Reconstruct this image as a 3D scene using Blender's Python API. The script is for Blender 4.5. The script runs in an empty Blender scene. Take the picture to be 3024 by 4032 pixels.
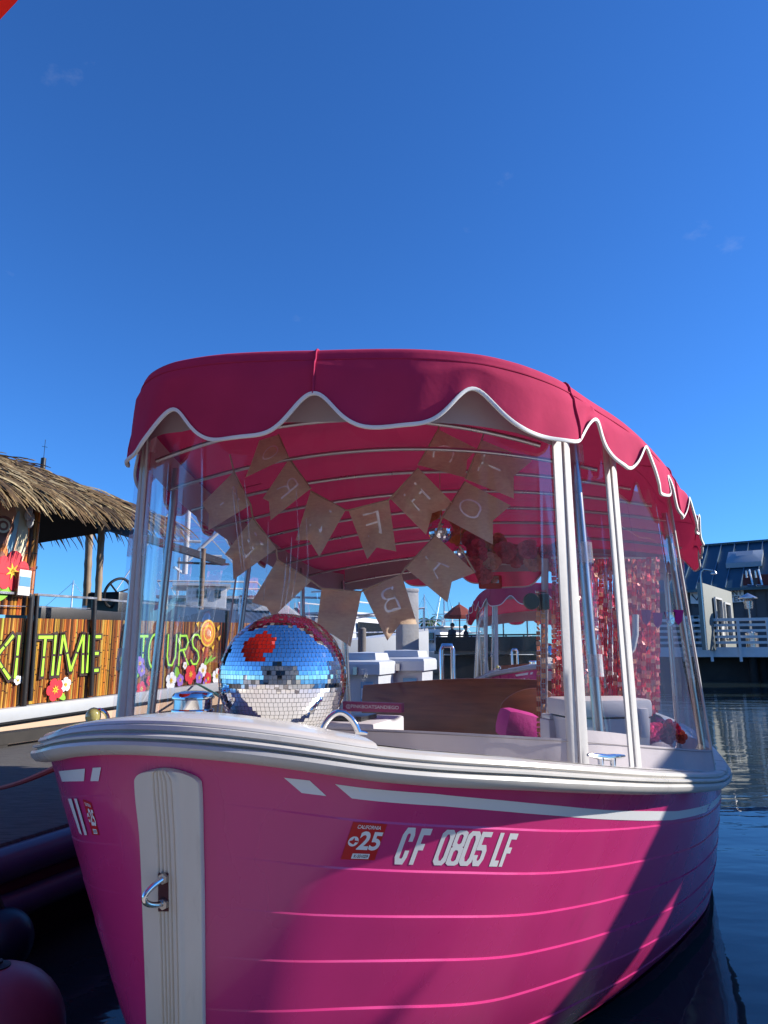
import math, random
import numpy as np
F_PX, PITCH = 2795.0, math.radians(11.23)
SP, CP = math.sin(PITCH), math.cos(PITCH)
CAM = np.array([0.0, 0.0, 1.0])
def ray(x, y):
    u, v = (np.asarray(x, float) - 1512) / F_PX, (np.asarray(y, float) - 2016) / F_PX
    return np.stack([u, CP + SP * v, SP - CP * v], -1)
def PY(x, y, Y): d = ray(x, y); return CAM + d * (Y / d[..., 1:2])
def PZ(x, y, z): d = ray(x, y); return CAM + d * ((z - 1.0) / d[..., 2:3])
def PX_(P):
    P = np.asarray(P, float) - CAM
    d = P[..., 1] * CP + P[..., 2] * SP
    v = (P[..., 1] * SP - P[..., 2] * CP) / d
    return np.stack([1512 + F_PX * P[..., 0] / d, 2016 + F_PX * v], -1)
# ---- boat frame: s runs aft from the stem, t to starboard-of-picture, z up
PHI = math.radians(71)
AX = np.array([math.cos(PHI), math.sin(PHI), 0.0]); NX = np.array([math.sin(PHI), -math.cos(PHI), 0.0])
O = np.array([-0.322, 1.088, 0.0])
def W(s, t, z):
    s, t, z = np.broadcast_arrays(np.asarray(s, float), np.asarray(t, float), np.asarray(z, float))
    return O + s[..., None] * AX + t[..., None] * NX + z[..., None] * np.array([0, 0, 1.0])
def pchip(xs, ys):
    xs, ys = np.array(xs, float), np.array(ys, float)
    h = np.diff(xs); d = np.diff(ys) / h
    m = np.zeros(len(xs)); m[0], m[-1] = d[0], d[-1]
    for i in range(1, len(xs) - 1):
        if d[i-1] * d[i] > 0:
            w1, w2 = 2*h[i] + h[i-1], h[i] + 2*h[i-1]
            m[i] = (w1 + w2) / (w1 / d[i-1] + w2 / d[i])
    def f(x):
        x = np.asarray(x, float); xc = np.clip(x, xs[0], xs[-1])
        i = np.clip(np.searchsorted(xs, xc, side='right') - 1, 0, len(xs) - 2)
        t = (xc - xs[i]) / h[i]
        return ((1+2*t)*(1-t)**2*ys[i] + t*(1-t)**2*h[i]*m[i] + t*t*(3-2*t)*ys[i+1] + t*t*(t-1)*h[i]*m[i+1]
                + np.where(x > xs[-1], (x - xs[-1]) * m[-1], 0))
    return f
LEN = 4.75
_r = [(0,0),(.02,.125),(.06,.222),(.116,.305),(.29,.478),(.6,.632),(.9,.728),(1.5,.868),(2.2,.95),(3,.98),(3.8,.95),(4.4,.87),(4.75,.78)]
_w = [(0,0),(.1,.045),(.4,.18),(.785,.367),(1.19,.554),(1.7,.743),(2.07,.845),(2.6,.90),(3.2,.92),(3.9,.86),(4.3,.75)]
f_rail = pchip([math.sqrt(a) for a, b in _r], [b for a, b in _r])      # argument sqrt(sigma)
f_wl = pchip([math.sqrt(a) for a, b in _w], [b for a, b in _w])
f_stem = pchip([0, .45, .77, 1, 1.3], [0, .06, .2, .5, .9])
z_rail = pchip([0, .11, .29, .6, .9, 1.5, 2.2, 3, 4, 4.75], [.872, .835, .803, .752, .707, .626, .562, .53, .53, .55])
def hull(v, tau, off=0.0):
    """point on the hull skin: v 0 at the sheer, 1 at the waterline; tau = signed sqrt of distance from the stem"""
    v, tau = np.broadcast_arrays(np.asarray(v, float), np.asarray(tau, float))
    q = np.abs(tau); sg = np.where(tau < 0, -1.0, 1.0)
    k = np.clip(v, 0, 1)
    h = f_rail(q) * (1 - k) + f_wl(q) * k
    h = h * (1 - np.clip(v - 1, 0, 1) * 1.6)
    s = f_stem(v) + q * q * (1 - .095 * k)
    return W(s, sg * h, z_rail(s) * (1 - v))
def hull_n(v, tau):
    e = 1e-3
    a = hull(v + e, tau) - hull(v - e, tau); b = hull(v, tau + e) - hull(v, tau - e)
    n = np.cross(a, b); n /= np.linalg.norm(n, axis=-1, keepdims=True) + 1e-12
    return n
def hull_o(v, tau, off):
    n = hull_n(v, tau)
    return hull(v, tau) + n * (np.asarray(off, float)[..., None] if np.ndim(off) else off)
def inv(x, y, tau0=.5):
    """hull parameters under a photo pixel"""
    x, y = np.atleast_1d(np.asarray(x, float)), np.atleast_1d(np.asarray(y, float))
    tg = np.stack([x, y], -1)
    gv, gt = np.meshgrid(np.linspace(.0, 1.0, 60), np.linspace(-.5 if tau0 < 0 else -.1, .1 if tau0 < 0 else 1.6, 110), indexing='ij')
    gp = PX_(hull(gv, gt)).reshape(-1, 2)
    v = np.empty(len(x)); t = np.empty(len(x))
    for i in range(len(x)):
        j = np.argmin(((gp - tg[i]) ** 2).sum(1)); v[i], t[i] = gv.flat[j], gt.flat[j]
    for _ in range(12):
        p = PX_(hull(v, t)); e = 1e-4
        pv = (PX_(hull(v + e, t)) - p) / e; pt = (PX_(hull(v, t + e)) - p) / e
        r = tg - p; det = pv[:, 0] * pt[:, 1] - pv[:, 1] * pt[:, 0]
        det = np.where(np.abs(det) < 1e-3, 1e-3, det)
        dv = (r[:, 0] * pt[:, 1] - r[:, 1] * pt[:, 0]) / det; dt = (pv[:, 0] * r[:, 1] - pv[:, 1] * r[:, 0]) / det
        v += np.clip(dv, -.05, .05); t += np.clip(dt, -.08, .08)
    return v, t
import bpy, bmesh
from mathutils import Vector, Matrix
SC = bpy.context.scene
COL = SC.collection
# ------------------------------------------------------------------ camera, sky, sun, exposure
cd = bpy.data.cameras.new("camera"); cam = bpy.data.objects.new("camera", cd); COL.objects.link(cam)
cam.location = CAM; cam.rotation_euler = (math.radians(90) + PITCH, 0, 0)
cd.sensor_fit = 'VERTICAL'; cd.sensor_height = 36.0; cd.lens = F_PX / 4032 * 36.0
cd.clip_start = .02; cd.clip_end = 3000
SC.camera = cam
SUN_AZ, SUN_EL = math.radians(4), math.radians(28)
LS = np.array([math.cos(SUN_AZ) * math.cos(SUN_EL), math.sin(SUN_AZ) * math.cos(SUN_EL), math.sin(SUN_EL)])
sd = bpy.data.lights.new("sun", 'SUN'); sun = bpy.data.objects.new("sun", sd); COL.objects.link(sun)
sd.energy = 5.0; sd.angle = math.radians(.53); sd.color = (1, .955, .88)
sun.rotation_euler = Vector(-LS).to_track_quat('-Z', 'Y').to_euler(); sun.location = (6, 4, 8)
wd = bpy.data.worlds.new("World"); SC.world = wd; wd.use_nodes = True
nt = wd.node_tree; nt.nodes.clear()
o_ = nt.nodes.new('ShaderNodeOutputWorld'); b_ = nt.nodes.new('ShaderNodeBackground'); s_ = nt.nodes.new('ShaderNodeTexSky')
s_.sky_type = 'NISHITA'; s_.sun_disc = False; s_.sun_elevation = SUN_EL; s_.sun_rotation = math.radians(90) - SUN_AZ
s_.altitude = 0; s_.air_density = 1.0; s_.dust_density = .0; s_.ozone_density = 3.0
b_.inputs[1].default_value = .096
hs = nt.nodes.new('ShaderNodeMixRGB'); hs.blend_type = 'MULTIPLY'; hs.inputs[0].default_value = 1; hs.inputs[2].default_value = (.30, .70, 1.26, 1)
nt.links.new(s_.outputs[0], hs.inputs[1])
# faint wisps of cloud, part of the sky itself
tc = nt.nodes.new('ShaderNodeTexCoord'); mp = nt.nodes.new('ShaderNodeMapping'); mp.inputs['Scale'].default_value = (3.2, 3.2, 6); mp.inputs['Location'].default_value = (.35, .1, .55)
no = nt.nodes.new('ShaderNodeTexNoise'); no.inputs['Scale'].default_value = 1.6; no.inputs['Detail'].default_value = 7; no.inputs['Roughness'].default_value = .62
cr = nt.nodes.new('ShaderNodeValToRGB'); cr.color_ramp.elements[0].position = .66; cr.color_ramp.elements[0].color = (0, 0, 0, 1)
cr.color_ramp.elements[1].position = .95; cr.color_ramp.elements[1].color = (.24, .24, .24, 1)
mx = nt.nodes.new('ShaderNodeMixRGB'); mx.inputs[2].default_value = (5.2, 5.4, 5.8, 1)
nt.links.new(tc.outputs['Generated'], mp.inputs[0]); nt.links.new(mp.outputs[0], no.inputs['Vector'])
nt.links.new(no.outputs[0], cr.inputs[0]); nt.links.new(cr.outputs[0], mx.inputs[0]); nt.links.new(hs.outputs[0], mx.inputs[1])
nt.links.new(mx.outputs[0], b_.inputs[0]); nt.links.new(b_.outputs[0], o_.inputs[0])
vs = SC.view_settings; vs.view_transform = 'Standard'; vs.look = 'None'; vs.exposure = .72; vs.gamma = 1; vs.use_curve_mapping = False
cy = SC.cycles; cy.use_denoising = True; cy.max_bounces = 10; cy.transparent_max_bounces = 24; cy.glossy_bounces = 4; cy.transmission_bounces = 6; cy.diffuse_bounces = 3
cy.caustics_reflective = False; cy.caustics_refractive = False; cy.sample_clamp_indirect = 6
RNG = random.Random(7); NR = np.random.RandomState(11)

# ------------------------------------------------------------------ materials
def M(name, c, rough=.5, metal=0., var=0., vscale=8., bump=0., bscale=60., coat=0., trans=0., vstretch=None, c2=None, spec=.5, attr=False, ior=None, dirt=None, rvar=0., aniso=None):
    m = bpy.data.materials.new(name); m.use_nodes = True; n = m.node_tree; nd = n.nodes; lk = n.links
    p = nd['Principled BSDF']
    p.inputs['Base Color'].default_value = (*c, 1); p.inputs['Roughness'].default_value = rough; p.inputs['Metallic'].default_value = metal
    p.inputs['Specular IOR Level'].default_value = spec; p.inputs['Coat Weight'].default_value = coat; p.inputs['Coat Roughness'].default_value = .06
    if ior: p.inputs['IOR'].default_value = ior
    tc = nd.new('ShaderNodeTexCoord'); src = tc.outputs['Object']
    if vstretch:
        mp = nd.new('ShaderNodeMapping'); mp.inputs['Scale'].default_value = vstretch; lk.new(src, mp.inputs[0]); src = mp.outputs[0]
    base = None
    if attr:
        a = nd.new('ShaderNodeVertexColor'); a.layer_name = 'Col'; base = a.outputs[0]; lk.new(base, p.inputs['Base Color'])
    if var or c2:
        t = nd.new('ShaderNodeTexNoise'); t.inputs['Scale'].default_value = vscale; t.inputs['Detail'].default_value = 6; t.inputs['Roughness'].default_value = .6
        lk.new(src, t.inputs['Vector'])
        r = nd.new('ShaderNodeValToRGB'); r.color_ramp.elements[0].position = .3; r.color_ramp.elements[1].position = .72
        if attr:
            r.color_ramp.elements[0].color = (1 - var,) * 3 + (1,); r.color_ramp.elements[1].color = (1 + var,) * 3 + (1,)
            x = nd.new('ShaderNodeMixRGB'); x.blend_type = 'MULTIPLY'; x.inputs[0].default_value = 1
            lk.new(base, x.inputs[1]); lk.new(r.outputs[0], x.inputs[2]); lk.new(x.outputs[0], p.inputs['Base Color'])
        else:
            lo = c2 if c2 else tuple(k * (1 - var) for k in c); hi = c if c2 else tuple(min(1, k * (1 + var)) for k in c)
            r.color_ramp.elements[0].color = (*lo, 1); r.color_ramp.elements[1].color = (*hi, 1)
            lk.new(r.outputs[0], p.inputs['Base Color'])
        lk.new(t.outputs[0], r.inputs[0])
    if dirt:
        bi = p.inputs['Base Color']; t = nd.new('ShaderNodeTexNoise'); t.inputs['Scale'].default_value = dirt[1]; t.inputs['Detail'].default_value = 9; t.inputs['Roughness'].default_value = .72
        mp2 = nd.new('ShaderNodeMapping'); mp2.inputs['Scale'].default_value = dirt[3]; lk.new(tc.outputs['Object'], mp2.inputs[0]); lk.new(mp2.outputs[0], t.inputs['Vector'])
        q = nd.new('ShaderNodeMapRange'); q.inputs[1].default_value = .56; q.inputs[2].default_value = .74; q.inputs[3].default_value = 0; q.inputs[4].default_value = dirt[2]; lk.new(t.outputs[0], q.inputs[0])
        x = nd.new('ShaderNodeMixRGB'); x.inputs[2].default_value = (*dirt[0], 1); lk.new(q.outputs[0], x.inputs[0])
        if bi.is_linked: lk.new(bi.links[0].from_socket, x.inputs[1])
        else: x.inputs[1].default_value = (*c, 1)
        lk.new(x.outputs[0], bi)
    if rvar:
        t = nd.new('ShaderNodeTexNoise'); t.inputs['Scale'].default_value = 5; t.inputs['Detail'].default_value = 5; lk.new(src, t.inputs['Vector'])
        q = nd.new('ShaderNodeMapRange'); q.inputs[1].default_value = .3; q.inputs[2].default_value = .7; q.inputs[3].default_value = max(0, rough - rvar); q.inputs[4].default_value = rough + rvar
        lk.new(t.outputs[0], q.inputs[0]); lk.new(q.outputs[0], p.inputs['Roughness'])
    if bump:
        t = nd.new('ShaderNodeTexNoise'); t.inputs['Scale'].default_value = bscale; t.inputs['Detail'].default_value = 4; lk.new(src, t.inputs['Vector'])
        b = nd.new('ShaderNodeBump'); b.inputs['Strength'].default_value = bump; b.inputs['Distance'].default_value = .01
        lk.new(t.outputs[0], b.inputs['Height']); lk.new(b.outputs[0], p.inputs['Normal'])
    if trans:
        tr = nd.new('ShaderNodeBsdfTranslucent'); tr.inputs[0].default_value = (*c, 1)
        if attr: lk.new(base, tr.inputs[0])
        ms = nd.new('ShaderNodeMixShader'); ms.inputs[0].default_value = trans
        lk.new(p.outputs[0], ms.inputs[1]); lk.new(tr.outputs[0], ms.inputs[2]); lk.new(ms.outputs[0], nd['Material Output'].inputs[0])
    return m
def vinyl(name, ripple=.25, haze=.04, tint=(.95, .94, .96), vs=(7, 7, .9), ior=1.4, cap=.3):
    m = bpy.data.materials.new(name); m.use_nodes = True; n = m.node_tree; nd = n.nodes; lk = n.links; nd.remove(nd['Principled BSDF'])
    tr = nd.new('ShaderNodeBsdfTransparent'); tr.inputs[0].default_value = (*tint, 1)
    gl = nd.new('ShaderNodeBsdfGlossy'); gl.inputs['Roughness'].default_value = .015; gl.inputs[0].default_value = (1, 1, 1, 1)
    df = nd.new('ShaderNodeBsdfDiffuse'); df.inputs[0].default_value = (.75, .72, .74, 1)
    tc = nd.new('ShaderNodeTexCoord'); mp = nd.new('ShaderNodeMapping'); mp.inputs['Scale'].default_value = vs
    t = nd.new('ShaderNodeTexNoise'); t.inputs['Scale'].default_value = 1.6; t.inputs['Detail'].default_value = 3; t.inputs['Distortion'].default_value = .6
    bp = nd.new('ShaderNodeBump'); bp.inputs['Strength'].default_value = ripple; bp.inputs['Distance'].default_value = .006
    lk.new(tc.outputs['Object'], mp.inputs[0]); lk.new(mp.outputs[0], t.inputs['Vector']); lk.new(t.outputs[0], bp.inputs['Height']); lk.new(bp.outputs[0], gl.inputs['Normal'])
    fr = nd.new('ShaderNodeFresnel'); fr.inputs[0].default_value = ior; lk.new(bp.outputs[0], fr.inputs['Normal'])
    mr = nd.new('ShaderNodeMapRange'); mr.inputs[1].default_value = .02; mr.inputs[2].default_value = .75; mr.inputs[3].default_value = .012; mr.inputs[4].default_value = cap; lk.new(fr.outputs[0], mr.inputs[0])
    a = nd.new('ShaderNodeMixShader'); lk.new(mr.outputs[0], a.inputs[0]); lk.new(tr.outputs[0], a.inputs[1]); lk.new(gl.outputs[0], a.inputs[2])
    # creases and dust
    t2 = nd.new('ShaderNodeTexNoise'); t2.inputs['Scale'].default_value = 3.2; t2.inputs['Detail'].default_value = 8; t2.inputs['Roughness'].default_value = .7; lk.new(mp.outputs[0], t2.inputs['Vector'])
    q = nd.new('ShaderNodeMapRange'); q.inputs[1].default_value = .5; q.inputs[2].default_value = .8; q.inputs[3].default_value = haze * .4; q.inputs[4].default_value = haze * 2.6; lk.new(t2.outputs[0], q.inputs[0])
    b = nd.new('ShaderNodeMixShader'); lk.new(q.outputs[0], b.inputs[0]); lk.new(a.outputs[0], b.inputs[1]); lk.new(df.outputs[0], b.inputs[2])
    lk.new(b.outputs[0], nd['Material Output'].inputs[0])
    return m
MT = dict(
    pink=M("hull_pink", (.60, .034, .185), .28, var=.09, vscale=2.5, vstretch=(1, 1, .45), dirt=((.30, .05, .10), 7, .30, (1, 1, .35)), bump=.010, bscale=9, coat=.4, rvar=.05),
    black=M("boot_black", (.012, .012, .014), .4),
    white=M("gelcoat_white", (.62, .58, .53), .26, var=.05, vscale=6, coat=.3, rvar=.08, dirt=((.32, .29, .25), 10, .35, (1, 1, 1))),
    rail=M("rub_rail_vinyl", (.56, .53, .48), .34, var=.06, vscale=14, coat=.15, rvar=.1, dirt=((.25, .23, .20), 12, .4, (1, 1, 2))),
    guard=M("stem_guard", (.74, .66, .54), .38, var=.09, vscale=7, vstretch=(1, 1, .3), rvar=.1, dirt=((.30, .22, .15), 9, .45, (1, 1, .2))),
    decal=M("white_vinyl_decal", (.78, .77, .76), .35),
    canvas=M("pink_canvas", (.52, .034, .105), .88, var=.10, vscale=5, bump=.30, bscale=9, trans=.15, spec=.2),
    trim=M("white_binding", (.8, .78, .74), .7, bump=.04, bscale=300),
    stitch=M("seam_thread", (.30, .012, .05), .85),
    skirt=M("white_canvas", (.45, .40, .41), .6, var=.05, vscale=9, bump=.15, bscale=18, trans=.1),
    zip=M("zipper_tape", (.58, .55, .51), .6, var=.06, vscale=30, bump=.05, bscale=140, trans=.05),
    chrome=M("stainless_steel", (.78, .78, .78), .07, 1, rvar=.04),
    steel=M("brushed_steel", (.46, .44, .43), .30, 1, rvar=.05),
    vinyl=vinyl("clear_vinyl", .12, .013, cap=.13), vinyl2=vinyl("clear_vinyl_side", .07, .012, vs=(4, 4, .7), cap=.34),
    vinyl3=vinyl("clear_vinyl_corner", .08, .003, cap=.07), clip=vinyl("clip_vinyl", .3, .42),
    mirror=M("mirror_tile", (.9, .9, .91), .02, 1), grout=M("ball_grout", (.22, .22, .23), .6),
    burlap=M("burlap", (.93, .74, .53), .95, var=.22, vscale=60, bump=.7, bscale=420, trans=.5, vstretch=(1, 1, 3), spec=.1),
    letter=M("flag_paint", (1.0, .95, .9), .9, var=.1, vscale=90),
    string=M("twine", (.45, .33, .22), .9),
    wood=M("varnished_wood", (.34, .11, .035), .42, c2=(.18, .05, .016), vscale=5, vstretch=(1, 1, 9), coat=.1),
    teak=M("teak_trim", (.55, .33, .15), .4, c2=(.40, .21, .09), vscale=6, vstretch=(2, 2, 12)),
    liner=M("cockpit_liner", (.60, .58, .57), .5, var=.06, vscale=5),
    floor=M("cockpit_floor", (.22, .16, .12), .6, var=.2),
    dark=M("black_plastic", (.015, .015, .017), .35), rubber=M("dark_rubber", (.03, .03, .032), .6),
    red=M("red_canvas", (.50, .018, .012), .8, var=.06, trans=.3, bump=.1, bscale=40),
    stickred=M("sticker_red", (.55, .012, .018), .35), stickwhite=M("sticker_white", (.82, .82, .8), .4), ink=M("black_ink", (.02, .02, .02), .5),
    sequin=M("sequin", (1, 1, 1), .22, .12, attr=True, trans=.2),
    magenta=M("magenta_fabric", (.42, .012, .20), .8, bump=.15, bscale=60, var=.1),
    cooler=M("cooler_plastic", (.66, .63, .62), .4, bump=.12, bscale=400, var=.04),
    flower=M("silk_petal", (1, 1, 1), .75, attr=True, trans=.3),
    thatch=M("dry_palm_thatch", (1, 1, 1), .8, attr=True, trans=.06, var=.45, vscale=30),
    bamboo=M("bamboo_print", (1, 1, 1), .45, attr=True, var=.22, vscale=14, vstretch=(3, 3, .5)),
    pole=M("bamboo_pole", (.33, .24, .15), .5, c2=(.20, .13, .075), vscale=7, vstretch=(3, 3, .7)),
    blackpole=M("dark_painted_post", (.02, .017, .016), .4, var=.2),
    lime=M("lime_paint", (.38, .78, .04), .5), outline=M("dark_brown_paint", (.035, .013, .008), .5),
    yellow=M("yellow_paint", (.80, .50, .03), .5), orange=M("orange_paint", (.70, .19, .03), .5), hib=M("hibiscus_red", (.62, .02, .035), .5),
    violet=M("violet_paint", (.28, .14, .50), .5), leaf=M("leaf_green_paint", (.22, .46, .03), .5), cream=M("cream_paint", (.72, .62, .40), .5),
    peach=M("peach_paint", (.68, .36, .20), .5), brown=M("brown_paint", (.22, .07, .035), .5), aqua=M("pale_aqua_paint", (.42, .66, .68), .5),
    alu=M("aluminium", (.55, .55, .57), .3, .9, rvar=.1), tan=M("tan_hull_paint", (.52, .36, .24), .45, var=.06, vscale=2), grayhull=M("pale_grey_paint", (.42, .43, .44), .4, var=.05),
    teal=M("teal_rope", (.05, .36, .32), .8), redrope=M("red_line", (.45, .02, .018), .7),
    underroof=M("dark_roof_underside", (.025, .017, .012), .8),
    dock=M("dock_boards", (.15, .135, .115), .85, c2=(.06, .052, .045), vscale=9, vstretch=(1, 8, 1), bump=.6, bscale=30),
    dockdark=M("dark_timber", (.022, .018, .015), .8, var=.3),
    bumper=M("dock_bumper_vinyl", (.10, .075, .13), .3, var=.1), bumperred=M("dock_bumper_stripe", (.09, .012, .018), .45),
    fpink=M("pink_fender_vinyl", (.40, .10, .15), .42, c2=(.29, .075, .12), vscale=9), fnavy=M("navy_fender_vinyl", (.012, .017, .04), .4),
    pontoon=M("pale_concrete_deck", (.35, .325, .29), .8, var=.12, vscale=3, bump=.2, bscale=30), concrete=M("concrete", (.42, .41, .38), .85, var=.15, vscale=4, bump=.3, bscale=30), timber=M("weathered_timber", (.16, .14, .12), .85, var=.25, vscale=6, vstretch=(4, 4, .5)),
    bin=M("dock_box_plastic", (.50, .52, .54), .4, var=.05), binlabel=M("blue_label", (.10, .30, .48), .5),
    roofblue=M("blue_metal_roof", (.03, .075, .105), .38, .25, var=.12, vscale=1.2), seam=M("roof_seam", (.12, .19, .25), .35, .4), wallgrey=M("slate_wall_boards", (.075, .085, .095), .75, var=.12, vscale=1.5),
    lightgrey=M("pale_wall", (.21, .22, .20), .7, var=.06), pierwhite=M("white_pier_paint", (.72, .73, .74), .6, var=.08, vscale=3), skylight=M("skylight_acrylic", (.26, .30, .34), .3),
    glassd=M("dark_window", (.02, .025, .03), .08), maroon=M("maroon_awning", (.075, .012, .016), .7), banner=M("banner_cloth", (.72, .72, .70), .7), bannerink=M("banner_ink", (.05, .055, .06), .6),
    boatwhite=M("boat_white", (.66, .66, .64), .3, var=.06, vscale=2, dirt=((.30, .28, .25), 2.5, .4, (1, 1, .3))), navy=M("navy_canvas", (.02, .045, .11), .7),
    bark=M("bark", (.10, .07, .045), .9, var=.3), cypress=M("cypress_foliage", (1, 1, 1), .8, attr=True), palm=M("palm_frond", (.05, .09, .025), .7),
    skin=M("skin", (.42, .25, .17), .6), shirt=M("dark_shirt", (.03, .035, .045), .8), trousers=M("dark_trousers", (.05, .045, .04), .8), hair=M("hair", (.05, .03, .02), .7),
    shore=M("far_shore", (.06, .07, .045), .9, var=.4, vscale=.05), mud=M("dark_bank", (.045, .042, .038), .9, var=.3, vscale=1.5, bump=.5, bscale=4),
    clear=vinyl("clear_glass", .05, .02, (.97, .97, .97)), umb=M("umbrella_terracotta", (.30, .06, .04), .8, trans=.3), wine=M("umbrella_wine", (.45, .05, .05), .8, trans=.35),
    navlight=M("nav_lens", (.45, .4, .12), .1, coat=.5), thread=M("grey_thread", (.16, .14, .14), .8), plaque=M("plaque_pink", (.40, .03, .15), .5), silver=M("silver_foil", (.6, .6, .6), .15, 1, bump=.5, bscale=30),
)
def water_mat():
    m = bpy.data.materials.new("harbour_water"); m.use_nodes = True; n = m.node_tree; nd = n.nodes; lk = n.links; p = nd['Principled BSDF']
    p.inputs['Base Color'].default_value = (.026, .042, .044, 1); p.inputs['Roughness'].default_value = .025; p.inputs['IOR'].default_value = 1.333
    tc = nd.new('ShaderNodeTexCoord'); mp = nd.new('ShaderNodeMapping'); mp.inputs['Rotation'].default_value = (0, 0, .25); mp.inputs['Scale'].default_value = (.55, 1.5, 1)
    lk.new(tc.outputs['Object'], mp.inputs[0]); h = None
    for sc, d, w in ((1.3, 3, 1.0), (5.5, 3, .16), (19, 2, .022)):
        t = nd.new('ShaderNodeTexNoise'); t.inputs['Scale'].default_value = sc; t.inputs['Detail'].default_value = d; t.inputs['Distortion'].default_value = .4; lk.new(mp.outputs[0], t.inputs['Vector'])
        q = nd.new('ShaderNodeMath'); q.operation = 'MULTIPLY'; q.inputs[1].default_value = w; lk.new(t.outputs[0], q.inputs[0])
        if h is None: h = q.outputs[0]
        else:
            a = nd.new('ShaderNodeMath'); a.operation = 'ADD'; lk.new(h, a.inputs[0]); lk.new(q.outputs[0], a.inputs[1]); h = a.outputs[0]
    b = nd.new('ShaderNodeBump'); b.inputs['Strength'].default_value = .15; b.inputs['Distance'].default_value = .06; lk.new(h, b.inputs['Height']); lk.new(b.outputs[0], p.inputs['Normal'])
    return m
MT['water'] = water_mat()

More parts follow.
